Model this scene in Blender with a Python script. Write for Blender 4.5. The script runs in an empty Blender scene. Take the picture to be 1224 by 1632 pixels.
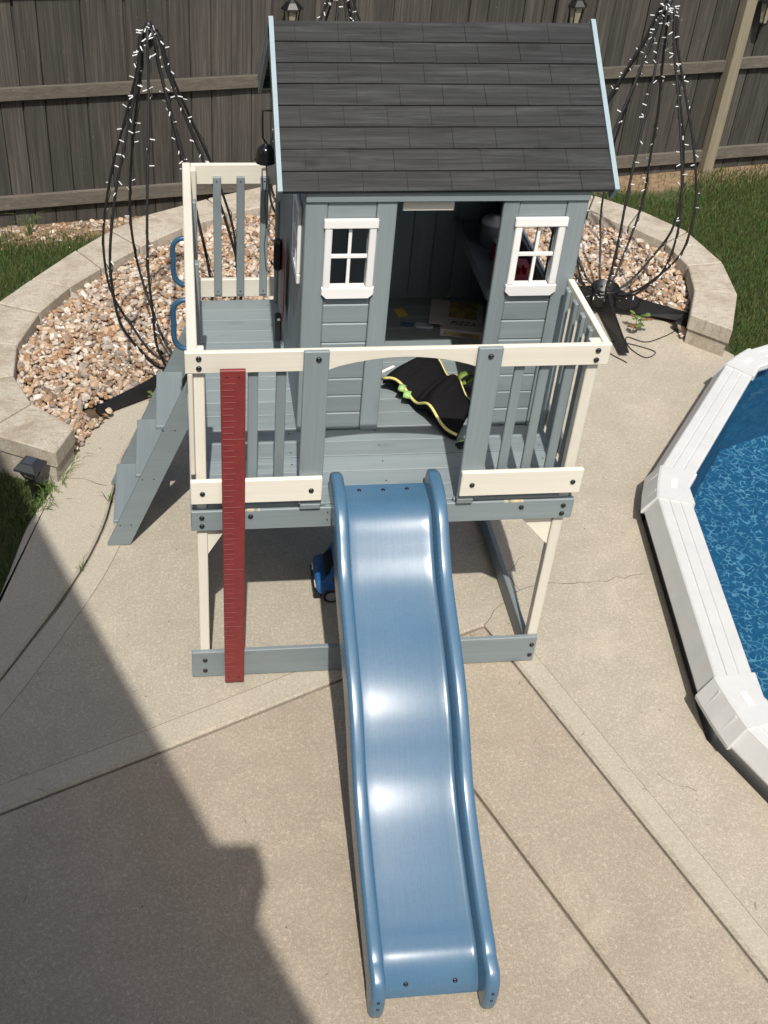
import bpy, bmesh, math, random
import numpy as np
from mathutils import Vector, Matrix
random.seed(7); rng = np.random.default_rng(7)
SC = bpy.context.scene
COL = SC.collection

# ------------------------------------------------------------------ camera
cam_d = bpy.data.cameras.new('camera'); cam = bpy.data.objects.new('camera', cam_d); COL.objects.link(cam)
cam.location = (-0.0256, -3.1765, 3.6217)
cam.rotation_euler = (math.radians(52.9644), math.radians(-2.2468), math.radians(-5.6737))
cam_d.sensor_fit = 'HORIZONTAL'; cam_d.sensor_width = 36.0
cam_d.lens = 1817.71 / 1224 * 36
cam_d.shift_x = 118.1 / 1224; cam_d.shift_y = -119.0 / 1224
cam_d.clip_start = 0.03; cam_d.clip_end = 900
SC.camera = cam
# ------------------------------------------------------------------ sky, sun, exposure
SUN = Vector((0.055, 0.675, -1.0)).normalized()
world = bpy.data.worlds.new('World'); SC.world = world; world.use_nodes = True
nt = world.node_tree; bg = nt.nodes['Background']
sky = nt.nodes.new('ShaderNodeTexSky'); sky.sky_type = 'NISHITA'; sky.sun_disc = False
sky.sun_elevation = math.asin(-SUN.z); sky.sun_rotation = math.atan2(-SUN.x, -SUN.y)
nt.links.new(sky.outputs[0], bg.inputs[0]); bg.inputs[1].default_value = 0.115; sky.dust_density = 4.0; sky.ozone_density = 0.6
sun_d = bpy.data.lights.new('sun', 'SUN'); sun_d.energy = 4.4; sun_d.angle = math.radians(0.6); sun_d.color = (1.0, 0.955, 0.88)
sun = bpy.data.objects.new('sun', sun_d); COL.objects.link(sun)
sun.rotation_euler = SUN.to_track_quat('-Z', 'Y').to_euler(); sun.location = (-1, -6, 10)
SC.view_settings.view_transform = 'Standard'; SC.view_settings.look = 'None'
SC.view_settings.exposure = 0.0; SC.view_settings.gamma = 1.0; SC.view_settings.use_curve_mapping = False
SC.cycles.max_bounces = 6; SC.cycles.diffuse_bounces = 3; SC.cycles.glossy_bounces = 3; SC.cycles.transparent_max_bounces = 10

# ------------------------------------------------------------------ material helpers
class NB:
    def __init__(s, name):
        s.m = bpy.data.materials.new(name); s.m.use_nodes = True
        s.t = s.m.node_tree; s.b = s.t.nodes['Principled BSDF']; s.out = s.t.nodes['Material Output']
    def n(s, typ, **kw):
        nd = s.t.nodes.new('ShaderNode' + typ)
        for k, v in kw.items():
            if k.startswith('i_'): nd.inputs[k[2:].replace('_', ' ')].default_value = v
            else: setattr(nd, k, v)
        return nd
    def l(s, a, b): s.t.links.new(a, b)
    def coords(s, scale=(1, 1, 1), rnd=True, kind='Object', rot=(0, 0, 0)):
        tc = s.n('TexCoord'); mp = s.n('Mapping'); mp.inputs['Scale'].default_value = scale; mp.inputs['Rotation'].default_value = rot
        s.l(tc.outputs[kind], mp.inputs['Vector'])
        if rnd:
            oi = s.n('ObjectInfo'); vm = s.n('VectorMath', operation='SCALE'); vm.inputs[0].default_value = (37.1, 23.7, 51.3)
            s.l(oi.outputs['Random'], vm.inputs['Scale']); s.l(vm.outputs[0], mp.inputs['Location'])
        return mp.outputs[0]
    def noise(s, vec, scale, detail=4, rough=0.55, dist=0.0):
        nd = s.n('TexNoise'); nd.inputs['Scale'].default_value = scale; nd.inputs['Detail'].default_value = detail
        nd.inputs['Roughness'].default_value = rough; nd.inputs['Distortion'].default_value = dist
        s.l(vec, nd.inputs['Vector']); return nd.outputs['Fac']
    def vor(s, vec, scale, feature='F1', rand=1.0):
        nd = s.n('TexVoronoi', feature=feature); nd.inputs['Scale'].default_value = scale; nd.inputs['Randomness'].default_value = rand
        s.l(vec, nd.inputs['Vector']); return nd
    def ramp(s, fac, stops):
        r = s.n('ValToRGB'); el = r.color_ramp.elements
        while len(el) < len(stops): el.new(0.5)
        for e, (p, c) in zip(el, stops):
            e.position = p; e.color = (*c, 1) if len(c) == 3 else c
        s.l(fac, r.inputs[0]); return r.outputs[0]
    def mix(s, fac, a, b, mode='MIX'):
        m = s.n('Mix', data_type='RGBA', blend_type=mode)
        for sock, v in ((m.inputs[0], fac), (m.inputs[6], a), (m.inputs[7], b)):
            if hasattr(v, 'is_output') or isinstance(v, bpy.types.NodeSocket): s.l(v, sock)
            else: sock.default_value = v if not isinstance(v, tuple) else ((*v, 1) if len(v) == 3 else v)
        return m.outputs[2]
    def math(s, op, a, b=0.0):
        m = s.n('Math', operation=op)
        for sock, v in ((m.inputs[0], a), (m.inputs[1], b)):
            if isinstance(v, bpy.types.NodeSocket): s.l(v, sock)
            else: sock.default_value = v
        return m.outputs[0]
    def bump(s, h, strength=0.3, dist=0.002, prev=None):
        b = s.n('Bump'); b.inputs['Strength'].default_value = strength; b.inputs['Distance'].default_value = dist
        s.l(h, b.inputs['Height'])
        if prev is not None: s.l(prev, b.inputs['Normal'])
        s.l(b.outputs[0], s.b.inputs['Normal']); return b.outputs[0]
    def color(s, c):
        if isinstance(c, bpy.types.NodeSocket): s.l(c, s.b.inputs['Base Color'])
        else: s.b.inputs['Base Color'].default_value = (*c, 1)
    def rough(s, r):
        if isinstance(r, bpy.types.NodeSocket): s.l(r, s.b.inputs['Roughness'])
        else: s.b.inputs['Roughness'].default_value = r

def sc3(c, k): return tuple(x * k for x in c)
def plain(name, c, rough=0.5, metal=0.0, var=0.1, vscale=12, spec=0.5):
    b = NB(name); v = b.coords(); f = b.noise(v, vscale, 5)
    b.color(b.ramp(f, [(0.3, sc3(c, 1 - var)), (0.7, sc3(c, 1 + var))])); b.rough(rough)
    b.b.inputs['Metallic'].default_value = metal; b.b.inputs['Specular IOR Level'].default_value = spec
    return b.m
AX = {'x': (1.2, 26, 26), 'y': (26, 1.2, 26), 'z': (26, 26, 1.2)}
def wood(name, c, axis, grain=0.22, rough=0.6, knots=0.5, wear=0.0, wearc=(.4, .33, .25), bump=0.25, rnd=True, vv=0.1):
    b = NB(name); v = b.coords(AX[axis], rnd)
    g = b.noise(v, 1.6, 7, 0.62, 0.6)
    col = b.ramp(g, [(0.28, sc3(c, 1 - grain)), (0.5, c), (0.75, sc3(c, 1 + grain * 0.8))])
    st = b.noise(b.coords(tuple(a * 2.1 if a > 5 else a * 0.6 for a in AX[axis]), rnd), 1.3, 5, 0.7, 1.2)
    col = b.mix(b.ramp(st, [(0.40, (0, 0, 0)), (0.62, (1, 1, 1))]), col, sc3(c, 1 - grain * 0.75))
    ks = tuple(0.35 if s < 5 else 1.0 for s in AX[axis])
    kv = b.coords(tuple(a * 9 for a in ks), rnd); vo = b.vor(kv, 1.15)
    kf = b.ramp(vo.outputs['Distance'], [(0.0, (1, 1, 1)), (0.13, (0.55, .55, .55)), (0.24, (0, 0, 0))])
    kf2 = b.math('MULTIPLY', kf, knots)
    col = b.mix(kf2, col, sc3(c, 0.55))
    big = b.noise(b.coords((3, 3, 3)), 1.0, 3); col = b.mix(b.math('MULTIPLY', big, 0.35), col, sc3(c, 0.78))
    oi = b.n('ObjectInfo'); hv = b.n('HueSaturation'); mr = b.n('MapRange'); mr.inputs[3].default_value = 1 - vv; mr.inputs[4].default_value = 1 + vv
    b.l(oi.outputs['Random'], mr.inputs[0]); b.l(mr.outputs[0], hv.inputs['Value']); b.l(col, hv.inputs['Color']); col = hv.outputs[0]
    if wear > 0:
        w = b.ramp(b.noise(b.coords((7, 7, 7)), 3.0, 6, 0.7), [(0.66, (0, 0, 0)), (0.74, (1, 1, 1))])
        col = b.mix(b.math('MULTIPLY', w, wear), col, wearc)
    b.color(col); b.rough(b.math('ADD', b.math('MULTIPLY', g, 0.25), rough - 0.12))
    b.bump(g, bump, 0.0015)
    return b.m
def concrete(name, c, warm, speck=1.0, broom=0.0, rot=0.0, stain=0.5):
    b = NB(name); v = b.coords(rnd=False)
    big = b.noise(v, 1.3, 5, 0.6); mid = b.noise(v, 9, 6, 0.65); fine = b.noise(v, 170, 8, 0.8); med = b.noise(v, 70, 8, 0.8)
    col = b.mix(b.ramp(big, [(0.35, (0, 0, 0)), (0.68, (1, 1, 1))]), c, warm)
    col = b.mix(b.math('MULTIPLY', b.ramp(mid, [(0.4, (0, 0, 0)), (0.7, (1, 1, 1))]), 0.45 * stain), col, sc3(c, 0.72))
    col = b.mix(b.math('MULTIPLY', b.ramp(fine, [(0.34, (1, 1, 1)), (0.56, (0, 0, 0))]), 0.65 * speck), col, sc3(c, 0.5))
    col = b.mix(b.math('MULTIPLY', b.ramp(med, [(0.5, (0, 0, 0)), (0.72, (1, 1, 1))]), 0.55 * speck), col, sc3(warm, 1.5))
    pit = b.vor(v, 27.0); pf = b.ramp(pit.outputs['Distance'], [(0.0, (1, 1, 1)), (0.075, (0, 0, 0))])
    col = b.mix(b.math('MULTIPLY', pf, 0.5), col, sc3(c, 0.4))
    st = b.vor(b.coords(rnd=False), 2.3); sf = b.math('MULTIPLY', b.ramp(st.outputs['Distance'], [(0.0, (1, 1, 1)), (0.35, (0, 0, 0))]), b.ramp(b.noise(v, 14, 5, .7), [(.5, (0, 0, 0)), (.7, (1, 1, 1))]))
    col = b.mix(b.math('MULTIPLY', sf, 0.5 * stain), col, sc3(c, 0.62))
    bl = b.noise(b.coords((1.0, 1.0, 1.0), rnd=False), 3.2, 7, 0.72, 0.8); col = b.mix(b.math('MULTIPLY', b.ramp(bl, [(0.36, (1, 1, 1)), (0.5, (0, 0, 0))]), 0.4 * stain), col, sc3(c, 0.74)); col = b.mix(b.math('MULTIPLY', b.ramp(bl, [(0.55, (0, 0, 0)), (0.72, (1, 1, 1))]), 0.4 * stain), col, sc3(warm, 1.22))
    b.color(col); b.rough(0.88); b.b.inputs['Specular IOR Level'].default_value = 0.25
    h = b.math('ADD', b.math('MULTIPLY', fine, 0.6), med)
    nrm = b.bump(h, 0.55, 0.002)
    if broom > 0:
        bv = b.coords((260, 9, 1), rnd=False, rot=(0, 0, rot)); bn = b.noise(bv, 1.0, 3, 0.6, 0.3)
        b.bump(bn, broom, 0.002, nrm)
    return b.m

M = {}
BLUE = (0.215, 0.258, 0.272); CREAM = (0.755, 0.718, 0.620)
for ax in 'xyz':
    M['blue_' + ax] = wood('painted_blue_grey_' + ax, BLUE, ax, 0.12, 0.55, 0.42)
    M['cream_' + ax] = wood('painted_cream_' + ax, CREAM, ax, 0.07, 0.6, 0.16)
    M['fence_' + ax] = wood('weathered_fence_' + ax, (0.0735, 0.0665, 0.0565), ax, 0.75, 0.85, 0.7, 0.6, (0.19, 0.183, 0.17), 0.8, vv=0.26)
    M['railw_' + ax] = wood('weathered_rail_' + ax, (0.135, 0.118, 0.094), ax, 0.5, 0.85, 0.5, 0.3, (0.33, 0.28, 0.22), 0.6)
M['post_z'] = wood('newer_post', (0.27, 0.235, 0.16), 'z', 0.35, 0.85, 0.6, 0.3, (0.33, 0.3, 0.22), 0.6)
M['deck_x'] = wood('painted_deck', (0.236, 0.280, 0.294), 'x', 0.15, 0.6, 0.55, 0.0)
def roof_mat():
    b = NB('roof_black_stain'); c = (0.0225, 0.0235, 0.0243)
    sw = b.noise(b.coords((1.1, 9, 9), False), 1.0, 4, 0.5, 1.5); g1 = b.noise(b.coords((1.6, 34, 34), False), 1.5, 7, 0.7, 0.9); g2 = b.noise(b.coords((2.5, 110, 110), False), 1.0, 4, 0.6, 0.4)
    col = b.ramp(g1, [(0.34, sc3(c, 0.35)), (0.47, sc3(c, 0.9)), (0.56, sc3(c, 1.4)), (0.70, sc3(c, 2.7))])
    col = b.mix(b.math('MULTIPLY', b.ramp(sw, [(0.42, (0, 0, 0)), (0.62, (1, 1, 1))]), 0.55), col, sc3(c, 0.62))
    col = b.mix(b.math('MULTIPLY', b.ramp(g2, [(0.5, (0, 0, 0)), (0.68, (1, 1, 1))]), 0.4), col, sc3(c, 1.9))
    vo = b.vor(b.coords((3.4, 9.5, 0.01), False), 1.0); col = b.mix(b.ramp(vo.outputs['Distance'], [(0.0, (1, 1, 1)), (0.07, (0.7, .7, .7)), (0.15, (0, 0, 0))]), col, sc3(c, 0.3))
    oi = b.n('ObjectInfo'); hv = b.n('HueSaturation'); mr = b.n('MapRange'); mr.inputs[3].default_value = 0.95; mr.inputs[4].default_value = 1.05
    b.l(oi.outputs['Random'], mr.inputs[0]); b.l(mr.outputs[0], hv.inputs['Value']); b.l(col, hv.inputs['Color']); b.color(hv.outputs[0])
    b.rough(0.62); b.b.inputs['Specular IOR Level'].default_value = 0.35; b.bump(b.math('ADD', g1, b.math('MULTIPLY', g2, 0.5)), 0.5, 0.0015); return b.m
M['roof_x'] = roof_mat()
M['roof_trim'] = plain('roof_trim_pale_blue', (0.28, 0.365, 0.395), 0.5, var=0.05)
M['white_x'] = wood('white_trim_x', (0.82, 0.82, 0.80), 'x', 0.05, 0.5, 0.1)
M['white_z'] = wood('white_trim_z', (0.82, 0.82, 0.80), 'z', 0.05, 0.5, 0.1)
M['red'] = plain('red_plastic', (0.20, 0.030, 0.030), 0.5, var=0.12, vscale=30)
M['bolt'] = plain('black_bolt', (0.012, 0.012, 0.013), 0.3, spec=0.6)
M['black'] = plain('black_metal', (0.010, 0.010, 0.011), 0.42, var=0.3)
M['blackgloss'] = plain('black_gloss', (0.008, 0.008, 0.009), 0.12)
M['cable'] = plain('black_cable', (0.014, 0.014, 0.014), 0.6)
M['bulb'] = plain('white_bulb', (0.74, 0.75, 0.76), 0.35)
M['handle'] = plain('blue_handle_plastic', (0.03, 0.095, 0.18), 0.4)
M['dark'] = plain('light_block_dark', (0.012, 0.012, 0.012), 0.9)
M['rawwood'] = plain('bare_wood', (0.62, 0.50, 0.33), 0.7, var=0.2, vscale=60)
M['soil'] = plain('bed_soil', (0.10, 0.065, 0.04), 0.95, var=0.4)
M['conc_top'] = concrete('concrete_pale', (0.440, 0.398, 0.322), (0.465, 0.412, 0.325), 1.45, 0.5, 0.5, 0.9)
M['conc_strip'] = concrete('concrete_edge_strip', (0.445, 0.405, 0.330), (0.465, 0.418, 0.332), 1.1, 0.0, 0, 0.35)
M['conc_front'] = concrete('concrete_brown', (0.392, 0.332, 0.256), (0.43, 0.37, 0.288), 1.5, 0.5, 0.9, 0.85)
M['conc_band'] = concrete('concrete_trowelled', (0.442, 0.402, 0.328), (0.462, 0.415, 0.33), 0.95, 0.0, 0, 0.3)
M['crack'] = plain('crack_dark', (0.11, 0.095, 0.075), 0.95)
def capstone_mat():
    b = NB('capstone'); v = b.coords(); a = b.noise(v, 5, 6, 0.7, 0.4); s2 = b.noise(b.coords((3, 14, 3)), 4, 6, 0.7, 0.5); f = b.noise(v, 120, 3)
    col = b.ramp(a, [(0.3, (0.30, 0.25, 0.18)), (0.5, (0.45, 0.405, 0.33)), (0.72, (0.52, 0.48, 0.40))])
    col = b.mix(b.ramp(s2, [(0.52, (0, 0, 0)), (0.66, (0.8, .8, .8))]), col, (0.30, 0.235, 0.16))
    col = b.mix(b.math('MULTIPLY', b.ramp(f, [(0.38, (1, 1, 1)), (0.55, (0, 0, 0))]), 0.45), col, (0.22, 0.19, 0.15))
    b.color(col); b.rough(0.92); b.bump(b.math('ADD', a, b.math('MULTIPLY', f, 0.3)), 0.6, 0.006); return b.m
M['cap'] = capstone_mat()
def slide_mat():
    b = NB('slide_plastic'); v = b.coords((1, 1, 1), rnd=False)
    big = b.noise(v, 3, 3); col = b.ramp(big, [(0.3, (0.054, 0.130, 0.218)), (0.7, (0.067, 0.148, 0.240))])
    st = b.noise(b.coords((70, 3, 3), rnd=False), 1.5, 5, 0.7); sp = b.noise(v, 45, 4, 0.7)
    b.color(col)
    r = b.math('ADD', b.math('MULTIPLY', st, 0.09), 0.20); b.rough(b.math('ADD', r, b.math('MULTIPLY', sp, 0.06)))
    sc_ = b.ramp(b.noise(b.coords((38, 7, 7), rnd=False, rot=(0, 0, 0.35)), 1.0, 6, 0.75), [(0.66, (0, 0, 0)), (0.72, (1, 1, 1))]); col = b.mix(b.math('MULTIPLY', sc_, 0.22), col, (0.20, 0.27, 0.33)); b.color(col)
    b.bump(b.math('ADD', st, b.math('MULTIPLY', sp, 0.4)), 0.03, 0.0010)
    b.b.inputs['Specular IOR Level'].default_value = 0.75
    return b.m
M['slide'] = slide_mat()
def gravel_mat():
    b = NB('river_gravel'); at = b.n('Attribute', attribute_name='tint'); v = b.coords(rnd=False)
    f = b.noise(v, 55, 4, 0.65); g = b.noise(v, 180, 3)
    col = b.mix(b.math('MULTIPLY', b.ramp(f, [(0.45, (0, 0, 0)), (0.66, (1, 1, 1))]), 0.5), at.outputs['Color'], (0.33, 0.20, 0.11))
    col = b.mix(b.math('MULTIPLY', b.ramp(g, [(0.55, (0, 0, 0)), (0.7, (1, 1, 1))]), 0.3), col, (0.75, 0.68, 0.58))
    b.color(col); b.rough(0.7); b.bump(f, 0.4, 0.004); return b.m
M['gravel'] = gravel_mat()
def lawn_mat():
    b = NB('lawn'); v = b.coords(rnd=False); f = b.noise(v, 25, 6, 0.7); g = b.noise(v, 3, 4)
    grass = b.ramp(f, [(0.3, (0.035, 0.05, 0.018)), (0.7, (0.085, 0.105, 0.04))])
    soil = b.ramp(f, [(0.3, (0.13, 0.085, 0.045)), (0.7, (0.33, 0.235, 0.14))])
    sx = b.n('SeparateXYZ'); b.l(v, sx.inputs[0])
    d = b.math('SUBTRACT', b.math('ADD', b.math('MULTIPLY', sx.outputs[0], 0.17), 4.57), sx.outputs[1])  # metres from the fence line
    d = b.math('ADD', d, b.math('MULTIPLY', b.math('SUBTRACT', g, 0.5), 0.5))
    k = b.n('MapRange'); k.inputs[1].default_value = 0.22; k.inputs[2].default_value = 0.38; k.inputs[3].default_value = 1; k.inputs[4].default_value = 0
    b.l(d, k.inputs[0]); b.color(b.mix(k.outputs[0], grass, soil)); b.rough(0.95); b.bump(f, 0.8, 0.02); return b.m
M['lawn'] = lawn_mat()
def blade_mat():
    b = NB('grass_blades'); at = b.n('Attribute', attribute_name='tint'); b.color(at.outputs['Color']); b.rough(0.55)
    b.b.inputs['Specular IOR Level'].default_value = 0.3
    tr = b.n('BsdfTranslucent'); b.l(at.outputs['Color'], tr.inputs[0]); mx = b.n('MixShader'); mx.inputs[0].default_value = 0.3
    b.l(b.b.outputs[0], mx.inputs[1]); b.l(tr.outputs[0], mx.inputs[2]); b.l(mx.outputs[0], b.out.inputs[0]); return b.m
M['blade'] = blade_mat()
def pool_white():
    b = NB('pool_ledge_white'); v = b.coords(); f = b.noise(v, 7, 6, 0.7); g = b.noise(v, 60, 4)
    col = b.ramp(f, [(0.3, (0.53, 0.54, 0.53)), (0.6, (0.59, 0.595, 0.585))]); col = b.mix(b.math('MULTIPLY', b.ramp(g, [(0.6, (0, 0, 0)), (0.75, (1, 1, 1))]), 0.25), col, (0.42, 0.40, 0.35))
    b.color(col); b.rough(0.45); return b.m
M['pool'] = pool_white()
def liner(name, wall):
    b = NB(name); v = b.coords((1, 1, 1) if not wall else (1, 1, 2.2), rnd=False)
    wv = b.n('TexNoise'); wv.inputs['Scale'].default_value = 9; b.l(v, wv.inputs['Vector'])
    ad = b.n('VectorMath', operation='MULTIPLY_ADD'); ad.inputs[1].default_value = (0.10, 0.10, 0.10); b.l(wv.outputs['Color'], ad.inputs[0]); b.l(v, ad.inputs[2])
    e = b.vor(ad.outputs[0], 25.0, 'DISTANCE_TO_EDGE'); f = b.noise(v, 12, 5, 0.7)
    base = b.ramp(f, [(0.3, (0.010, 0.070, 0.150)), (0.7, (0.018, 0.115, 0.215))]) if not wall else b.ramp(f, [(0.3, (0.011, 0.065, 0.135)), (0.7, (0.024, 0.125, 0.225))])
    lines = b.ramp(e.outputs['Distance'], [(0.0, (1, 1, 1)), (0.05, (0.7, 0.7, 0.7)), (0.10, (0, 0, 0))])
    brk = b.math('MULTIPLY', b.ramp(b.noise(v, 30, 3), [(0.44, (0, 0, 0)), (0.54, (1, 1, 1))]), b.ramp(b.noise(v, 4.5, 3), [(0.3, (0.35, .35, .35)), (0.62, (1, 1, 1))]))
    fac = b.math('MULTIPLY', lines, b.math('MULTIPLY', brk, 0.85 if not wall else 0.22))
    b.color(b.mix(fac, base, (0.22, 0.43, 0.50))); b.rough(0.6); return b.m
M['liner'] = liner('pool_liner_floor', False); M['liner_w'] = liner('pool_liner_wall', True)
def water_mat():
    b = NB('pool_water'); b.t.nodes.remove(b.b); v = b.coords(rnd=False); n1 = b.noise(v, 6, 3, 0.5); n2 = b.noise(v, 22, 2)
    bp_ = b.n('Bump'); bp_.inputs['Strength'].default_value = 0.25; bp_.inputs['Distance'].default_value = 0.02; b.l(b.math('ADD', n1, b.math('MULTIPLY', n2, 0.3)), bp_.inputs['Height'])
    tr = b.n('BsdfTransparent'); tr.inputs[0].default_value = (0.72, 0.88, 0.95, 1); gl = b.n('BsdfGlossy'); gl.inputs['Roughness'].default_value = 0.03
    fr = b.n('Fresnel'); fr.inputs[0].default_value = 1.33; b.l(bp_.outputs[0], gl.inputs['Normal']); b.l(bp_.outputs[0], fr.inputs['Normal'])
    mx = b.n('MixShader'); b.l(fr.outputs[0], mx.inputs[0]); b.l(tr.outputs[0], mx.inputs[1]); b.l(gl.outputs[0], mx.inputs[2]); b.l(mx.outputs[0], b.out.inputs[0]); return b.m
M['water'] = water_mat()
def glass_mat():
    b = NB('lantern_glass'); b.color((0.55, 0.5, 0.36)); b.rough(0.1); b.b.inputs['Alpha'].default_value = 0.45; return b.m
M['glass'] = glass_mat()

# ------------------------------------------------------------------ mesh helpers
def wloc(o):
    v = Vector((0, 0, 0))
    while o is not None: v = v + o.location; o = o.parent
    return v
def link(o, parent):
    COL.objects.link(o)
    if parent is not None: o.parent = parent
def mesh(name, V, F, mat, smooth=False):
    me = bpy.data.meshes.new(name); me.from_pydata([tuple(v) for v in V], [], F)
    if mat is not None: me.materials.append(mat)
    if smooth:
        me.polygons.foreach_set('use_smooth', [True] * len(me.polygons))
    me.update(); return me
def mk(name, V, F, mat, parent=None, smooth=False):
    """world-space vertices -> one object under parent (object origin = parent's origin)"""
    o = bpy.data.objects.new(name, None) if False else None
    off = wloc(parent) if parent is not None else Vector((0, 0, 0))
    me = mesh(name, [(v[0] - off.x, v[1] - off.y, v[2] - off.z) for v in V], F, mat, smooth)
    o = bpy.data.objects.new(name, me); link(o, parent); return o
def put(name, me, loc, parent=None, rot=(0, 0, 0), scale=(1, 1, 1)):
    """place shared mesh data at a world location"""
    o = bpy.data.objects.new(name, me); off = wloc(parent) if parent is not None else Vector((0, 0, 0))
    o.location = Vector(loc) - off; o.rotation_euler = rot; o.scale = scale; link(o, parent); return o
def empty(name, loc=(0, 0, 0), parent=None):
    o = bpy.data.objects.new(name, None); o.empty_display_size = 0.1
    off = wloc(parent) if parent is not None else Vector((0, 0, 0)); o.location = Vector(loc) - off; link(o, parent); return o
def tag(o, label=None, cat=None, group=None, kind=None):
    if label: o['label'] = label
    if cat: o['category'] = cat
    if group: o['group'] = group
    if kind: o['kind'] = kind
    return o
def cbox(x0, x1, y0, y1, z0, z1, b=0.003):
    b = min(b, (x1 - x0) * .45, (y1 - y0) * .45, (z1 - z0) * .45)
    V = []; idx = {}
    X = (x0, x1); Y = (y0, y1); Z = (z0, z1); s = (1, -1)
    for i in (0, 1):
        for j in (0, 1):
            for k in (0, 1):
                for a in range(3):
                    p = [X[i], Y[j], Z[k]]; d = [s[i] * b, s[j] * b, s[k] * b]
                    for c in range(3):
                        if c != a: p[c] += d[c]
                    idx[(i, j, k, a)] = len(V); V.append(tuple(p))
    F = []
    def q(l): F.append(l)
    for a in range(3):
        o = [c for c in range(3) if c != a]
        for side in (0, 1):
            ring = []
            for u, w in ((0, 0), (1, 0), (1, 1), (0, 1)):
                t = [0, 0, 0]; t[a] = side; t[o[0]] = u; t[o[1]] = w; ring.append(idx[(*t, a)])
            flip = (side == 0) != (a == 1)
            q(ring[::-1] if flip else ring)
    for a in range(3):
        o = [c for c in range(3) if c != a]
        for u in (0, 1):
            for w in (0, 1):
                t0 = [0, 0, 0]; t1 = [0, 0, 0]; t0[a] = 0; t1[a] = 1
                for t in (t0, t1): t[o[0]] = u; t[o[1]] = w
                q([idx[(*t0, o[0])], idx[(*t1, o[0])], idx[(*t1, o[1])], idx[(*t0, o[1])]])
    for i in (0, 1):
        for j in (0, 1):
            for k in (0, 1): q([idx[(i, j, k, 0)], idx[(i, j, k, 1)], idx[(i, j, k, 2)]])
    return V, F
def fixn(o):
    bm = bmesh.new(); bm.from_mesh(o.data); bmesh.ops.recalc_face_normals(bm, faces=bm.faces); bm.to_mesh(o.data); bm.free(); return o
def box(name, x0, x1, y0, y1, z0, z1, mat, parent=None, b=0.003):
    V, F = cbox(min(x0, x1), max(x0, x1), min(y0, y1), max(y0, y1), min(z0, z1), max(z0, z1), b)
    return fixn(mk(name, V, F, mat, parent))
def boxes(name, L, mat, parent=None, b=0.002):
    V = []; F = []
    for l in L:
        v, f = cbox(*l, b); n = len(V); V += v; F += [[i + n for i in q] for q in f]
    return fixn(mk(name, V, F, mat, parent))
def prism(name, poly, axis, a0, a1, mat, parent=None, bev=0.0, seg=2, smooth=False):
    """extrude 2-D polygon along an axis: x -> (y,z), y -> (x,z), z -> (x,y)"""
    def P(p, a): return {'x': (a, p[0], p[1]), 'y': (p[0], a, p[1]), 'z': (p[0], p[1], a)}[axis]
    n = len(poly); V = [P(p, a0) for p in poly] + [P(p, a1) for p in poly]
    F = [list(range(n))[::-1], list(range(n, 2 * n))] + [[i, (i + 1) % n, n + (i + 1) % n, n + i] for i in range(n)]
    o = mk(name, V, F, mat, parent)
    bm = bmesh.new(); bm.from_mesh(o.data); bmesh.ops.recalc_face_normals(bm, faces=bm.faces)
    if bev > 0:
        caps = [f for f in bm.faces if len(f.verts) == n and n > 4] or list(bm.faces)
        es = list({e for f in caps for e in f.edges})
        bmesh.ops.bevel(bm, geom=es, offset=bev, segments=seg, affect='EDGES', profile=0.5)
    if smooth:
        for f in bm.faces: f.smooth = True
    bm.to_mesh(o.data); bm.free(); return o
def tube_vf(pts, r, n=8, closed=False, cap=True):
    pts = [Vector(p) for p in pts]; N = len(pts); V = []; F = []
    rr = r if isinstance(r, (list, tuple)) else [r] * N
    up = None
    for i, p in enumerate(pts):
        a = pts[(i - 1) % N] if (closed or i > 0) else p; c = pts[(i + 1) % N] if (closed or i < N - 1) else p
        t = (c - a).normalized()
        if up is None: up = t.orthogonal().normalized()
        up = (up - t * up.dot(t)).normalized(); w = t.cross(up)
        for k in range(n):
            an = 2 * math.pi * k / n; V.append(p + (up * math.cos(an) + w * math.sin(an)) * rr[i])
    for i in range(N if closed else N - 1):
        j = (i + 1) % N
        for k in range(n): F.append([i * n + k, i * n + (k + 1) % n, j * n + (k + 1) % n, j * n + k])
    if cap and not closed: F += [list(range(n))[::-1], [(N - 1) * n + k for k in range(n)]]
    return V, F
def tube(name, pts, r, mat, parent=None, n=8, closed=False):
    V, F = tube_vf(pts, r, n, closed); return fixn(mk(name, V, F, mat, parent, True))
def lathe_vf(prof, c=(0, 0, 0), n=20):
    V = []; F = []
    for r, z in prof:
        for k in range(n): a = 2 * math.pi * k / n; V.append((c[0] + r * math.cos(a), c[1] + r * math.sin(a), c[2] + z))
    for i in range(len(prof) - 1):
        for k in range(n): F.append([i * n + k, i * n + (k + 1) % n, (i + 1) * n + (k + 1) % n, (i + 1) * n + k])
    F += [list(range(n))[::-1], [(len(prof) - 1) * n + k for k in range(n)]]
    return V, F
def lathe(name, prof, c, mat, parent=None, n=20, smooth=True):
    V, F = lathe_vf(prof, c, n); return fixn(mk(name, V, F, mat, parent, smooth))
def join(L):
    V = []; F = []
    for v, f in L:
        n = len(V); V += [tuple(x) for x in v]; F += [[i + n for i in q] for q in f]
    return V, F
def catmull(P, k=6):
    P = [np.array(p, float) for p in P]; Q = [2 * P[0] - P[1]] + P + [2 * P[-1] - P[-2]]; R = []
    for i in range(1, len(Q) - 2):
        for s in range(k):
            t = s / k; a, b, c, d = Q[i - 1:i + 3]
            R.append(0.5 * (2 * b + (c - a) * t + (2 * a - 5 * b + 4 * c - d) * t ** 2 + (3 * b - a - 3 * c + d) * t ** 3))
    R.append(P[-1]); return [tuple(float(x) for x in p) for p in R]
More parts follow.
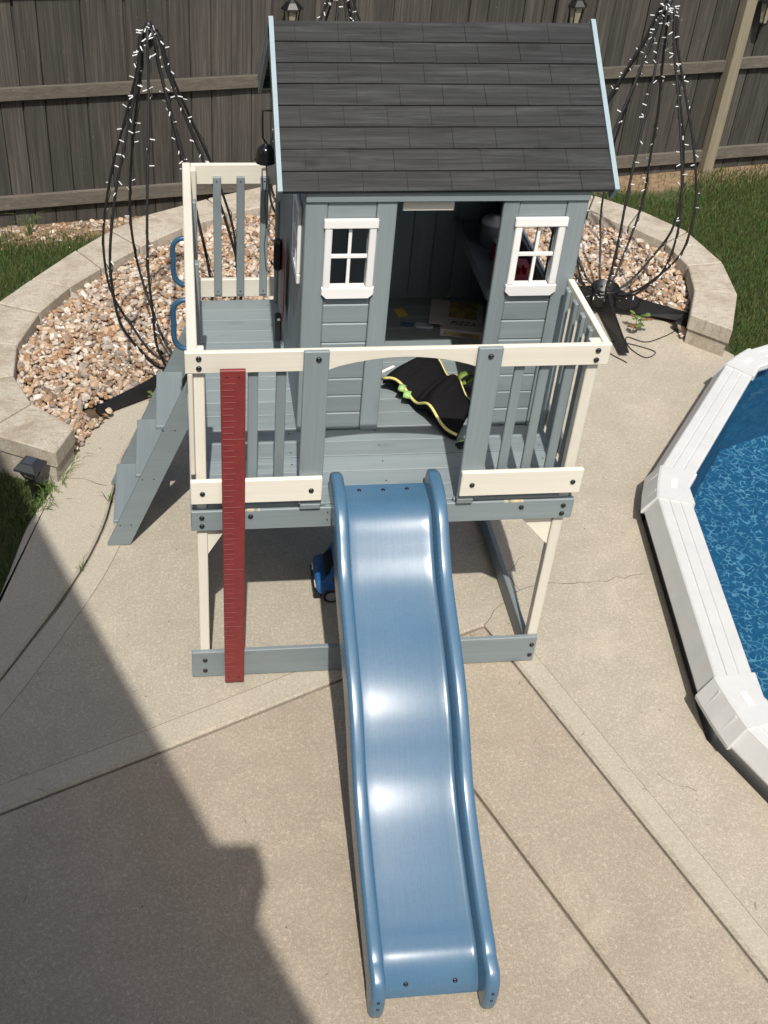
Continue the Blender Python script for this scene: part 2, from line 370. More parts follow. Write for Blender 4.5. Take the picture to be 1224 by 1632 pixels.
def inside(x, y, poly):
    c = np.zeros(np.shape(x), bool); n = len(poly)
    for i in range(n):
        x0, y0 = poly[i]; x1, y1 = poly[(i + 1) % n]
        if y0 == y1: continue
        k = ((y0 > y) != (y1 > y)) & (x < (x1 - x0) * (y - y0) / (y1 - y0) + x0); c ^= k
    return c

# ================================================================== SETTING
POOL = (4.625, -0.135)
def pv(R, i, a0=157.0): a = math.radians(a0 + 30 * i); return (POOL[0] + R * math.cos(a), POOL[1] + R * math.sin(a))
FL = lambda x: 4.57 + 0.17 * x                                   # fence line on the plan
def lawn_z(x, y): return -0.045 - 0.032 * np.clip(y - 1.2, 0, 3.2)
# lawn: rings round the pool hole out to the horizon
V = []; F = []; NS = 96; RR = [2.66, 2.9, 3.2, 3.6, 4, 4.5, 5, 5.5, 6, 6.5, 7, 8, 9, 11, 14, 20, 40, 100, 400]
for R in RR:
    for k in range(NS):
        a = 2 * math.pi * k / NS; x = POOL[0] + R * math.cos(a); y = POOL[1] + R * math.sin(a); V.append((x, y, float(lawn_z(x, y))))
for i in range(len(RR) - 1):
    for k in range(NS): F.append([i * NS + k, (i + 1) * NS + k, (i + 1) * NS + (k + 1) % NS, i * NS + (k + 1) % NS])
tag(fixn(mk('lawn', V, F, M['lawn'], None, True)), kind='structure')

# patio: slabs with open joints
J = (1.22, 0.20)
def offset(poly, d):
    n = len(poly); A = sum(poly[i][0] * poly[(i + 1) % n][1] - poly[(i + 1) % n][0] * poly[i][1] for i in range(n)); s = 1 if A > 0 else -1
    out = []
    for i in range(n):
        p0, p1, p2 = (np.array(poly[(i + k) % n]) for k in (-1, 0, 1))
        e0 = (p1 - p0) / np.linalg.norm(p1 - p0); e1 = (p2 - p1) / np.linalg.norm(p2 - p1)
        n0 = np.array([-e0[1], e0[0]]) * s; n1 = np.array([-e1[1], e1[0]]) * s
        m = n0 + n1; m = m / max(1e-6, np.linalg.norm(m)); k = d / max(0.4, m @ n0); out.append(tuple(p1 + m * k))
    return out
patio = tag(empty('patio'), kind='structure')
def slab(name, poly, mat, gap=0.005):
    a = offset(poly, gap); b = offset(poly, gap + 0.009); n = len(poly)
    V = [(*p, -0.12) for p in a] + [(*p, -0.009) for p in a] + [(*p, 0.0) for p in b]
    F = [[i, (i + 1) % n, n + (i + 1) % n, n + i] for i in range(n)] + [[n + i, n + (i + 1) % n, 2 * n + (i + 1) % n, 2 * n + i] for i in range(n)] + [list(range(2 * n, 3 * n))]
    return fixn(mk(name, V, F, mat, patio))
EDGE = catmull([(-1.35, -1.6), (-1.15, -0.6), (-0.99, 0.1), (-0.889, 0.534), (-0.82, 0.955), (-0.738, 1.20), (-0.613, 1.603), (-0.46, 1.86), (-0.213, 2.184), (0.10, 2.50), (0.5, 2.78), (1.1, 2.98), (1.8, 3.02), (2.4, 2.95), (2.9, 2.72), (3.0, 2.56), (3.17, 2.37), (3.23, 2.29)], 4)
JN1 = catmull([(-1.15, -0.86), (-1.0, -0.30), (-0.83, 0.03), (-0.58, 0.56), (-0.46, 0.93), (-0.41, 1.26), (-0.36, 1.55), (-0.2, 1.85), (0.1, 2.2), (0.4, 2.45), (0.75, 2.66)], 4)
J2 = [(-1.15, -0.77 - 0.01), (-0.76, -0.61), (-0.17, -0.37), (0.57, -0.055), (0.72, 0.008), J]
J4 = [(0.72, 0.008), (0.99, -0.62), (1.37, -1.54), (1.90, -2.82)]
J3 = [J, (1.30, -0.02), (1.81, -1.43), (2.29, -2.80)]
i_end = min(range(len(EDGE)), key=lambda i: (EDGE[i][0] - 0.75) ** 2 + (EDGE[i][1] - 2.86) ** 2)
JN1b = [JN1[0]] + JN1[1:]
slab('concrete_slab', EDGE[:i_end + 1] + JN1b[::-1] + [(-1.4, -1.7)], M['conc_strip'])
poolv = [pv(2.665, -1), pv(2.665, 0), pv(2.665, 1), pv(2.665, 2)]
slab('concrete_slab', JN1b + EDGE[i_end:] + [pv(2.665, -1)] + [pv(2.665, 0), pv(2.665, 1), pv(2.665, 2), (2.9, -2.8)] + J3[::-1][0:3] + J2[::-1][0:5] + [J2[0]], M['conc_top'])
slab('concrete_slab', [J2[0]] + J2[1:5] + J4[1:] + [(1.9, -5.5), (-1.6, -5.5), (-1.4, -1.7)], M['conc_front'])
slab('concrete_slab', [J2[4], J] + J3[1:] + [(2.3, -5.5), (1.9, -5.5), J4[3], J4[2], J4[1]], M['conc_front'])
def band(line, d0, d1, side, mat, z=0.0015):
    P = [np.array(p) for p in line]; V = []; F = []
    for i, p in enumerate(P):
        t = P[min(i + 1, len(P) - 1)] - P[max(i - 1, 0)]; t = t / np.linalg.norm(t); nrm = np.array([-t[1], t[0]]) * side
        for d in (d0, d1): V.append((*(p + nrm * d), z))
    for i in range(len(P) - 1): F.append([2 * i, 2 * i + 1, 2 * i + 3, 2 * i + 2])
    n = len(V); V += [(v[0], v[1], z - 0.01) for v in V]
    for i in range(len(P) - 1): F += [[2 * i + 1, 2 * i + 3, n + 2 * i + 3, n + 2 * i + 1], [2 * i, 2 * i + 2, n + 2 * i + 2, n + 2 * i]]
    o = fixn(mk('trowelled_border', V, F, mat, patio)); V = []; F = []
    for i, p in enumerate(P):
        t = P[min(i + 1, len(P) - 1)] - P[max(i - 1, 0)]; t = t / np.linalg.norm(t); nrm = np.array([-t[1], t[0]]) * side
        for d in (d1 - 0.0005, d1 + 0.0022): V.append((*(p + nrm * d), 0.0011))
    mk('tooled_line', V, [[2 * i, 2 * i + 1, 2 * i + 3, 2 * i + 2] for i in range(len(P) - 1)], M['crack'], patio); return o
band(J2[:5] + [(1.16, 0.177)], 0.017, 0.115, 1, M['conc_band'])
band(JN1[2:24], 0.018, 0.115, -1, M['conc_band'])
band([(1.265, 0.06)] + J3[1:], 0.017, 0.105, 1, M['conc_band'])
def crack(P, w=0.003):
    pts = []; P = [np.array(p) for p in P]
    for a, b in zip(P[:-1], P[1:]):
        k = max(2, int(np.linalg.norm(b - a) / 0.03))
        for i in range(k): pts.append(a + (b - a) * i / k + rng.normal(0, 0.006, 2))
    pts.append(P[-1]); V = []; F = []
    for i, p in enumerate(pts):
        t = pts[min(i + 1, len(pts) - 1)] - pts[max(i - 1, 0)]; t = t / np.linalg.norm(t); n = np.array([-t[1], t[0]]); ww = w * rng.uniform(0.35, 1.0)
        V += [(*(p + n * ww / 2), 0.0012), (*(p - n * ww / 2), 0.0012)]
    for i in range(len(pts) - 1): F.append([2 * i, 2 * i + 1, 2 * i + 3, 2 * i + 2])
    mk('crack', V, F, M['crack'], patio)
crack([J, (1.30, 0.30), (1.42, 0.40), (1.56, 0.44), (1.75, 0.43), (2.05, 0.47)], 0.0038)
crack([(1.42, 0.40), (1.40, 0.52), (1.5, 0.62)], 0.003)
crack([(0.98, 0.42), (1.08, 0.52), (1.04, 0.62)], 0.003)
crack([(-0.72, 1.30), (-0.6, 1.31), (-0.45, 1.24)], 0.005)
crack([(1.72, -0.62), (1.84, -0.7)], 0.003)

# raised bed: gravel fill, soil, cap stones
IN_L = [(-0.604, 1.469), (-0.836, 1.69), (-0.95, 1.941), (-0.965, 2.243), (-0.876, 2.581), (-0.722, 2.872), (-0.548, 3.098), (-0.318, 3.37), (-0.051, 3.625), (0.25, 3.82), (0.592, 3.977)]
OUT_L = [(-0.683, 1.259), (-1.05, 1.45), (-1.24, 1.86), (-1.26, 2.31), (-1.13, 2.70), (-0.965, 2.97), (-0.719, 3.346), (-0.519, 3.608), (-0.285, 3.831), (0.12, 4.07), (0.55, 4.27)]
IN_R = [(2.45, 3.93), (2.725, 3.794), (2.949, 3.59), (3.119, 3.341), (3.158, 3.03), (3.085, 2.727), (2.942, 2.425)]
OUT_R = [(2.53, 4.25), (2.859, 4.071), (3.112, 3.826), (3.334, 3.499), (3.408, 3.057), (3.343, 2.665), (3.137, 2.241)]
MI = [(0.95, 4.07), (1.35, 4.12), (1.75, 4.11), (2.12, 4.05)]; MO = [(0.95, 4.40), (1.35, 4.45), (1.76, 4.44), (2.17, 4.37)]
CI = IN_L + MI + IN_R; CO = OUT_L + MO + OUT_R
wall = tag(empty('garden_wall', (1.1, 4.2, 0)), 'low curved wall of pale cap stones round the gravel bed', 'garden wall')
for i in range(len(CI) - 1):
    a, b, c, d = (np.array(p) for p in (CI[i], CI[i + 1], CO[i + 1], CO[i]))
    cen = (a + b + c + d) / 4; q = [cen + (p - cen) * (1 - 0.006 / np.linalg.norm(p - cen)) for p in (a, b, c, d)]
    zt = 0.2 + random.uniform(-0.004, 0.004)
    prism('capstone', [tuple(p) for p in q], 'z', 0.10, zt, M['cap'], wall, bev=0.006, seg=1)
    a2, b2 = cen + (a - cen) * 0.86, cen + (b - cen) * 0.86; c2, d2 = cen + (c - cen) * 0.86, cen + (d - cen) * 0.86
    prism('wall_block', [tuple(cen + (p - cen) * 0.9) for p in (a, b, c, d)], 'z', -0.14, 0.099, M['cap'], wall)
edge_b = [tuple(p) for p in EDGE if p[1] > 1.45 and p[0] < 3.0]
edge_b = [(x + 0.022 * (1 if x < 1 else -0.3), y - 0.022) for x, y in edge_b]
bed_poly = [tuple(p) for p in CI] + edge_b[::-1]
edge_np = np.array(EDGE)
fixn(tag(mk('bed_soil', [(x, y, -0.004) for x, y in bed_poly], [list(range(len(bed_poly)))], M['soil']), kind='structure'))
def scatter(poly, step, jit):
    P = np.array(poly); x0, y0 = P.min(0); x1, y1 = P.max(0); gx, gy = np.meshgrid(np.arange(x0, x1, step), np.arange(y0, y1, step))
    x = gx.ravel() + rng.uniform(-jit, jit, gx.size); y = gy.ravel() + rng.uniform(-jit, jit, gx.size); k = inside(x, y, poly); return x[k], y[k]
def ico(sub):
    bm = bmesh.new(); bmesh.ops.create_icosphere(bm, subdivisions=sub, radius=1); v = np.array([p.co[:] for p in bm.verts]); f = np.array([[q.index for q in t.verts] for t in bm.faces]); bm.free(); return v, f
def bulk(name, V, F, tint, mat, smooth=False):
    me = bpy.data.meshes.new(name); nf, k = F.shape
    me.vertices.add(len(V)); me.vertices.foreach_set('co', V.astype(np.float32).ravel())
    me.loops.add(nf * k); me.loops.foreach_set('vertex_index', F.astype(np.int32).ravel())
    me.polygons.add(nf); me.polygons.foreach_set('loop_start', np.arange(0, nf * k, k, dtype=np.int32))
    me.polygons.foreach_set('use_smooth', np.full(nf, smooth))
    at = me.attributes.new('tint', 'FLOAT_COLOR', 'POINT'); at.data.foreach_set('color', np.c_[tint, np.ones(len(tint))].astype(np.float32).ravel())
    me.materials.append(mat); me.update(calc_edges=True); me.validate(); o = bpy.data.objects.new(name, me); COL.objects.link(o); return o
iv, if_ = ico(2)
PAL = np.array([(0.70, 0.62, 0.52), (0.62, 0.50, 0.38), (0.52, 0.36, 0.22), (0.38, 0.22, 0.12), (0.34, 0.30, 0.27), (0.60, 0.42, 0.29), (0.78, 0.73, 0.66), (0.24, 0.16, 0.11)])
PW = np.array([0.19, 0.18, 0.14, 0.14, 0.11, 0.09, 0.07, 0.08])
Vs, Fs, Ts = [], [], []; nv = 0
for step, z0, smin, smax in ((0.025, 0.0, 0.011, 0.019), (0.024, 0.022, 0.009, 0.0185), (0.055, 0.030, 0.014, 0.026)):
    xs, ys = scatter(bed_poly, step, step * 0.5)
    rise = np.clip(np.sqrt(((np.c_[xs, ys][:, None, :] - edge_np[None]) ** 2).sum(2)).min(1) / 0.55, 0, 1) * 0.105 + 0.006
    ok = np.ones(len(xs), bool)
    for cx_, cy_, A_ in ((-0.06, 2.13, (212, 290)), (2.56, 2.83, (-21, -93))):
        for a_ in A_:
            a_ = math.radians(a_); t_ = np.clip((xs - cx_) * math.cos(a_) + (ys - cy_) * math.sin(a_), 0, 0.57); ok &= np.hypot(xs - cx_ - t_ * math.cos(a_), ys - cy_ - t_ * math.sin(a_)) > 0.06
        ok &= np.hypot(xs - cx_, ys - cy_) > 0.10
    for x, y, ri in zip(xs[ok], ys[ok], rise[ok]):
        s = rng.uniform(smin, smax); sc = s * np.array([rng.uniform(0.8, 1.5), rng.uniform(0.7, 1.1), rng.uniform(0.5, 0.85)])
        ph = rng.uniform(0, 6.3, 6); p = iv.copy()
        p = p * (1 + 0.16 * np.sin(3.1 * p[:, [1]] + ph[0]) + 0.14 * np.sin(3.7 * p[:, [0]] + ph[1]) + 0.12 * np.sin(4.3 * p[:, [2]] + ph[2])) * sc
        q = Matrix.Rotation(ph[3], 3, 'Z') @ Matrix.Rotation(rng.normal(0, 0.45), 3, 'X') @ Matrix.Rotation(rng.normal(0, 0.45), 3, 'Y')
        Vs.append(p @ np.array(q).T + (x, y, z0 + ri + rng.uniform(-0.008, 0.008))); Fs.append(if_ + nv); nv += len(p)
        c = PAL[rng.choice(len(PAL), p=PW)] * rng.uniform(0.55, 1.0); Ts.append(np.tile(c, (len(p), 1)))
tag(bulk('gravel', np.vstack(Vs), np.vstack(Fs), np.vstack(Ts), M['gravel'], False), 'tan and white river gravel filling the raised bed', 'gravel', kind='stuff')

Vs, Fs, Ts = [], [], []; nv = 0; iv1, if1 = ico(1)
for k in range(420):
    x = rng.uniform(-1.7, -0.25); y = FL(x) - abs(rng.normal(0, 0.13)) - 0.02; sc = rng.uniform(0.006, 0.02) * np.array([1.3, 0.9, 0.4]); q = np.array(Matrix.Rotation(rng.uniform(0, 6.3), 3, 'Z') @ Matrix.Rotation(rng.normal(0, 0.5), 3, 'X'))
    Vs.append((iv1 * sc * (1 + 0.25 * rng.normal(size=(len(iv1), 1)))) @ q.T + (x, y, float(lawn_z(x, y)) + 0.006)); Fs.append(if1 + nv); nv += len(iv1); Ts.append(np.tile(PAL[rng.choice(len(PAL), p=PW)] * rng.uniform(0.4, 0.9), (len(iv1), 1)))
tag(bulk('leaf_litter', np.vstack(Vs), np.vstack(Fs), np.vstack(Ts), M['gravel']), 'stones and dry litter at the foot of the left fence', 'litter', kind='stuff')
# grass blades
def blades(name, poly, step, hmin, hmax, label, bare=None, lean=0.5):
    x, y = scatter(poly, step, step)
    if bare is not None: k = bare(x, y); x, y = x[k], y[k]
    n = len(x); z = lawn_z(x, y); h = rng.uniform(hmin, hmax, n); a = rng.uniform(0, 6.28, n); w = rng.uniform(0.0016, 0.0032, n); ld = rng.uniform(0, 6.28, n); le = rng.uniform(0.15, lean, n) * h
    dx, dy = np.cos(a) * w, np.sin(a) * w; lx, ly = np.cos(ld) * le, np.sin(ld) * le
    P = np.empty((n, 5, 3)); P[:, 0] = np.c_[x - dx, y - dy, z - 0.005]; P[:, 1] = np.c_[x + dx, y + dy, z - 0.005]
    P[:, 2] = np.c_[x + dx * .8 + lx * .35, y + dy * .8 + ly * .35, z + h * .6]; P[:, 3] = np.c_[x - dx * .8 + lx * .35, y - dy * .8 + ly * .35, z + h * .6]; P[:, 4] = np.c_[x + lx, y + ly, z + h]
    b = np.arange(n)[:, None] * 5; T = np.vstack([b + [0, 1, 2], b + [0, 2, 3], b + [3, 2, 4]])
    c = np.array([0.060, 0.102, 0.030]) * rng.uniform(0.6, 1.45, (n, 1)) + np.c_[rng.uniform(0, 0.03, n), rng.uniform(0, 0.03, n), np.zeros(n)]
    dry = rng.random(n) < 0.06; c[dry] = (0.20, 0.16, 0.08)
    return tag(bulk(name, P.reshape(-1, 3), T, np.repeat(c, 5, 0), M['blade']), label, 'grass', kind='stuff')
def bare(x, y):
    d = FL(x) - y + 0.16 * np.sin(x * 3.1) + 0.08 * np.sin(x * 7.7 + 1); return rng.random(len(x)) < np.clip((d - 0.12) / 0.3, 0.03, 1)
oi = len(OUT_L)
left_poly = [p for p in EDGE if p[1] < 1.25 and p[1] > 0.0] + OUT_L[:10] + [(0.1, 4.50), (-2.0, 4.23), (-2.3, 0.0)]
blades('grass', left_poly, 0.0115, 0.025, 0.06, 'shaded short grass left of the patio and garden wall', bare)
right_poly = OUT_R[::-1][:] + MO[::-1][:1] + [(2.2, 4.9), (5.4, 5.45), (5.6, 3.0), pv(2.72, -2), pv(2.72, -1), (3.22, 2.26)]
right_poly = [(3.2, 2.24), (3.36, 2.66), (3.42, 3.06), (3.35, 3.51), (3.12, 3.84), (2.87, 4.09), (2.53, 4.27), (2.2, 4.9), (5.4, 5.45), (5.6, 3.0), pv(2.74, -2), pv(2.74, -1)]
blades('grass', right_poly, 0.0125, 0.03, 0.065, 'sunlit green lawn between garden wall, pool and fence', bare)

# ================================================================== POOL
pool = tag(empty('swimming_pool', (POOL[0], POOL[1], 0)), 'white rimmed many-sided pool with blue patterned liner and clear water', 'swimming pool')
def ring_part(name, prof, i, t0, t1, mat, lift=0.0):
    """a profile (R,z) swept along polygon side i between fractions t0..t1"""
    V = []; n = len(prof)
    for t in (t0, t1):
        for R, z in prof:
            a = np.array(pv(R, i)); b = np.array(pv(R, i - 1)); p = a + (b - a) * t; V.append((p[0], p[1], z + lift))
    F = [[k, (k + 1) % n, n + (k + 1) % n, n + k] for k in range(n)] + [list(range(n))[::-1], list(range(n, 2 * n))]
    return fixn(mk(name, V, F, mat, pool))
LED = [(2.70, 0.10), (2.70, 0.108), (2.655, 0.198), (2.648, 0.202), (2.612, 0.202), (2.609, 0.1985), (2.603, 0.1985), (2.600, 0.203), (2.560, 0.203), (2.557, 0.1995), (2.551, 0.1995), (2.548, 0.203), (2.50, 0.203), (2.494, 0.20), (2.492, 0.188), (2.60, 0.188), (2.67, 0.10)]
for i in range(12): ring_part('ledge', LED, i, 0.045, 0.955, M['pool'])
def cap_part(i):
    prof = [(2.715, 0.092), (2.715, 0.11), (2.662, 0.207), (2.652, 0.211), (2.492, 0.211), (2.482, 0.207), (2.482, 0.18), (2.60, 0.18), (2.67, 0.092)]
    V = []; n = len(prof)
    for side, t in ((1, 0.095), (0, 0), (-1, 0.095)):
        for R, z in prof:
            a = np.array(pv(R, i)); b = np.array(pv(R, i + (1 if side == 1 else -1))); p = a + (b - a) * (t if side else 0)
            if side == 0 and R > 2.6:
                a = np.array(pv(R - 0.03, i)); p = a
            V.append((p[0], p[1], z))
    F = []
    for s in (0, 1): F += [[s * n + k, s * n + (k + 1) % n, (s + 1) * n + (k + 1) % n, (s + 1) * n + k] for k in range(n)]
    F += [list(range(n))[::-1], list(range(2 * n, 3 * n))]
    o = fixn(mk('ledge_cap', V, F, M['pool'], pool))
    c = pv(2.555, i); a = math.radians(157 + 30 * i)
    me = mesh('cap_label', *cbox(-0.035, 0.035, -0.014, 0.014, 0, 0.0015, 0.0005), M['white_x'])
    put('cap_plate', me, (c[0], c[1], 0.2115), o, (0, 0, a + math.pi / 2))
for i in range(12): cap_part(i)
V = [(*pv(R, i), z) for R, z in ((2.64, 0.13), (2.64, -0.14)) for i in range(12)]
fixn(mk('outer_wall', V, [[i, (i + 1) % 12, 12 + (i + 1) % 12, 12 + i] for i in range(12)], M['pool'], pool))
V = [(*pv(2.545, i), z) for z in (0.187, 0.11) for i in range(12)]
mk('waterline_band', V, [[i, (i + 1) % 12, 12 + (i + 1) % 12, 12 + i] for i in range(12)], plain('liner_band', (0.30, 0.36, 0.36), 0.4, var=0.3, vscale=25), pool)
V = [(*pv(2.55, i), z) for z in (0.12, -0.42) for i in range(12)]
mk('liner_wall', V, [[i, (i + 1) % 12, 12 + (i + 1) % 12, 12 + i] for i in range(12)], M['liner_w'], pool)
mk('liner_floor', [(*pv(2.56, i), -0.42) for i in range(12)], [list(range(12))], M['liner'], pool)
tag(mk('water', [(*pv(2.548, i), 0.105) for i in range(12)], [list(range(12))], M['water'], pool), 'clear water')

# ================================================================== FENCE
fence = tag(empty('fence', (1.5, FL(1.5), -0.13)), 'tall weathered grey-brown board fence along the back of the yard', 'fence')
fa = math.atan(0.17); fdir = Vector((math.cos(fa), math.sin(fa), 0)); fn = Vector((math.sin(fa), -math.cos(fa), 0))   # fn points to the yard
bmesh_variants = []
for k in range(4):
    w = 0.1372; V, F = cbox(-w / 2, w / 2, -0.009, 0.009, 0, 1.86, 0.004)
    me = mesh('fence_board', V, F, M['fence_z']); bm = bmesh.new(); bm.from_mesh(me); bmesh.ops.recalc_face_normals(bm, faces=bm.faces); bm.to_mesh(me); bm.free(); bmesh_variants.append(me)
s = -2.6; i = 0; added_gap_strip = mesh('added_gap_strip', *cbox(-0.03, 0.03, -0.006, 0.006, 0, 1.84, 0.002), M['fence_z'])  # strips added behind the board gaps to block light and keep them dark
while s < 6.6:
    p = Vector((0, FL(0), 0)) + fdir * s
    put('board', bmesh_variants[i % 4], (p.x - fn.x * random.uniform(0, 0.004), p.y - fn.y * random.uniform(0, 0.004), -0.17 + random.uniform(-0.012, 0.012)), fence, (random.uniform(-.004, .004), random.uniform(-.006, .006), fa + random.uniform(-0.012, 0.012)))
    q = p + fdir * 0.07125 - fn * 0.021; put('added_gap_strip', added_gap_strip, (q.x, q.y, -0.165), fence, (0, 0, fa))
    s += 0.1425; i += 1
def rail(s0, s1, z0, z1, h=0.080, d=0.038):
    p0 = Vector((0, FL(0), 0)) + fdir * s0; p1 = Vector((0, FL(0), 0)) + fdir * s1; V = []
    for p, z in ((p0, z0), (p1, z1)):
        for a, b in ((0.011, -h), (0.011 + d, -h), (0.011 + d, 0), (0.011, 0)): q = p + fn * a; V.append((q.x, q.y, z + b))
    F = [[0, 1, 2, 3], [7, 6, 5, 4]] + [[k, 4 + k, 4 + (k + 1) % 4, (k + 1) % 4] for k in range(4)]
    o = fixn(mk('rail', V, F, M['railw_x'], fence)); return o
S_post = (4.20) / math.cos(fa); S_mid = 2.72
for s0, s1, dz in ((-2.6, S_mid, 0.0), (S_mid + 0.01, S_post - 0.05, -0.105), (S_post + 0.06, 6.6, -0.09)):
    zm0 = 0.868 + dz
    rail(s0, s1, zm0, zm0 - (0.02 if dz == 0 else 0)); rail(s0, s1, 0.10 + dz * 0.6, 0.095 + dz * 0.6, 0.092); rail(s0, s1, 1.55 + dz, 1.54 + dz)
p = Vector((0, FL(0), 0)) + fdir * S_post
V, F = cbox(-0.045, 0.045, -0.045, 0.045, -0.25, 1.9, 0.004); me = mesh('post', V, F, M['post_z']); o = put('post', me, (p.x + fn.x * 0.058, p.y + fn.y * 0.058, 0.02), fence, (0, 0, fa)); fixn(o)
tag(o, 'pale newer square fence post')
p = Vector((0, FL(0), 0)) + fdir * (S_mid + 0.0)
o = put('post', mesh('post', *cbox(-0.045, 0.045, -0.02, 0.02, -0.2, 1.85, 0.004), M['fence_z']), (p.x + fn.x * 0.075, p.y + fn.y * 0.075, 0.0), fence, (0, 0, fa)); fixn(o)

# wall lanterns on the fence
def lantern(loc, label):
    L = tag(empty('wall_lantern', loc), label, 'lantern', 'lanterns hung on the fence'); x, y, z = loc
    def hexr(r, zz): return [(x + r * math.cos(math.pi / 3 * k), y + r * math.sin(math.pi / 3 * k), z + zz) for k in range(6)]
    def loft(name, rings, mat):
        V = [v for r, zz in rings for v in hexr(r, zz)]; F = []
        for i in range(len(rings) - 1): F += [[i * 6 + k, i * 6 + (k + 1) % 6, i * 6 + 6 + (k + 1) % 6, i * 6 + 6 + k] for k in range(6)]
        F += [list(range(6))[::-1], [6 * (len(rings) - 1) + k for k in range(6)]]; return fixn(mk(name, V, F, mat, L))
    loft('roof', [(0.075, 0.10), (0.072, 0.112), (0.04, 0.145), (0.012, 0.165), (0.010, 0.19)], M['black'])
    loft('glass', [(0.028, -0.055), (0.052, 0.10)], M['glass'])
    V, F = join([tube_vf([(x + .030 * math.cos(math.pi / 3 * k), y + .030 * math.sin(math.pi / 3 * k), z - 0.058), (x + .056 * math.cos(math.pi / 3 * k), y + .056 * math.sin(math.pi / 3 * k), z + 0.10)], 0.004, 6) for k in range(6)])
    mk('frame', V, F, M['black'], L)
    loft('base', [(0.006, -0.085), (0.012, -0.075), (0.034, -0.062), (0.034, -0.052)], M['black'])
    q = Vector(loc) - fn * 0.09
    tube('bracket', [(x, y, z + 0.185), (x, y, z + 0.22), (q.x * .5 + x * .5, q.y * .5 + y * .5, z + 0.235), (q.x, q.y, z + 0.19)], 0.007, M['black'], L)
def on_fence(x, z, d=0.10): q = Vector((x, FL(x), z)) + fn * d; return tuple(q)
lantern(on_fence(0.70, 1.215), 'black lantern on the fence above the left end of the dark roof')
lantern(on_fence(2.78, 1.15), 'black lantern on the fence above the right end of the dark roof')
lantern(on_fence(4.34, 1.12), 'black lantern on the fence right of the pale post')

# ================================================================== LIGHT TREES
def light_tree(loc, H, rmax, nw, seed, label, ang0=0.0, legs=(25, 115, 205, 295), lean=0.0):
    r_ = random.Random(seed); T = tag(empty('light_tree', loc), label, 'light tree', 'wire light trees in the gravel bed'); x, y, z = loc
    lathe('base', [(0.075, 0.0), (0.085, 0.01), (0.082, 0.10), (0.085, 0.115), (0.076, 0.115), (0.072, 0.03)], (x, y, z + 0.03), M['black'], T, 24)
    for la in legs:
        a = math.radians(la); u = Vector((math.cos(a), math.sin(a), 0)); w = Vector((-u.y, u.x, 0)); o = Vector(loc)
        sec = [(0.05, 0.135, 0.032), (0.24, 0.085, 0.03), (0.53, 0.045, 0.028), (0.55, 0.04, 0.027)]; V = []
        for d, h, hw in sec:
            for s_, hh in ((-1, 0.0), (-0.25, h), (0.25, h), (1, 0.0)): V.append(o + u * d + w * hw * s_ + Vector((0, 0, hh + 0.004)))
        F = []
        for i in range(3): F += [[i * 4 + j, i * 4 + (j + 1) % 4, i * 4 + 4 + (j + 1) % 4, i * 4 + 4 + j] for j in range(4)]
        F += [[0, 1, 2, 3], [15, 14, 13, 12]]; fixn(mk('leg', V, F, M['black'], T))
    prof = [(0.075, 0.10), (0.17, 0.15), (0.70 * rmax, 0.28), (0.95 * rmax, 0.46), (1.0 * rmax, 0.66), (0.95 * rmax, 0.86), (0.74 * rmax, 1.14), (0.46 * rmax, 1.42), (0.22 * rmax, 1.66), (0.05, 1.81), (0.015, 1.86)]
    bulbs = []
    bv, bf = tube_vf([(0, 0, 0), (0, 0, 0.026)], 0.0028, 5)
    for k in range(nw):
        a = ang0 + 2 * math.pi * k / nw + r_.uniform(-0.12, 0.12); m = r_.uniform(0.9, 1.07); tw = r_.uniform(-0.25, 0.25); P = []
        for q, (r, h) in enumerate(prof): aa = a + tw * (h / 1.86) + r_.uniform(-0.02, 0.02); P.append((x + lean * h / 1.86 + r * m * math.cos(aa), y + r * m * math.sin(aa), z + h * H / 1.86))
        C = catmull(P, 5); tube('branch', C, 0.0072, M['cable'], T, 6)
        C2 = [(c[0] + r_.uniform(-.012, .012) + 0.004, c[1] + r_.uniform(-.012, .012), c[2]) for c in C]
        tube('light_cord', C2, 0.0022, M['cable'], T, 5)
        for i, c in enumerate(C):
            for _ in range(2 if c[2] > z + 0.55 * H else 1):
                if r_.random() < 0.34:
                    d = Vector((r_.gauss(0, 1), r_.gauss(0, 1), r_.gauss(0, 0.6))).normalized(); R = d.to_track_quat('Z', 'Y').to_matrix(); b0 = Vector(c) + d * 0.004
                    bulbs.append(([b0 + R @ v for v in bv], bf))
    for _ in range(6):
        d = Vector((r_.gauss(0, 1), r_.gauss(0, 1), r_.gauss(0.2, 0.7))).normalized(); R = d.to_track_quat('Z', 'Y').to_matrix(); b0 = Vector((x + lean, y, z + H - r_.uniform(0, .1))) + d * 0.012
        bulbs.append(([b0 + R @ v for v in bv], bf))
    V, F = join(bulbs); tag(mk('bulbs', V, F, M['bulb'], T), kind='stuff')
    lathe('top_cap', [(0.006, -0.10), (0.02, -0.08), (0.022, 0.0), (0.016, 0.02), (0.005, 0.028)], (x + lean, y, z + H), M['black'], T, 12)
light_tree((-0.06, 2.13, 0.01), 1.95, 0.37, 8, 3, 'black wire light tree left of the playhouse, beside the ladder', 0.5, (212, 290), -0.11)
light_tree((2.56, 2.83, 0.03), 1.86, 0.40, 9, 5, 'black wire light tree right of the playhouse, near the pool', 0.2, (-21, -93, 160))
light_tree((0.88, 3.47, 0.06), 1.78, 0.42, 9, 8, 'black wire light tree behind the playhouse, top showing over the roof', 0.1)

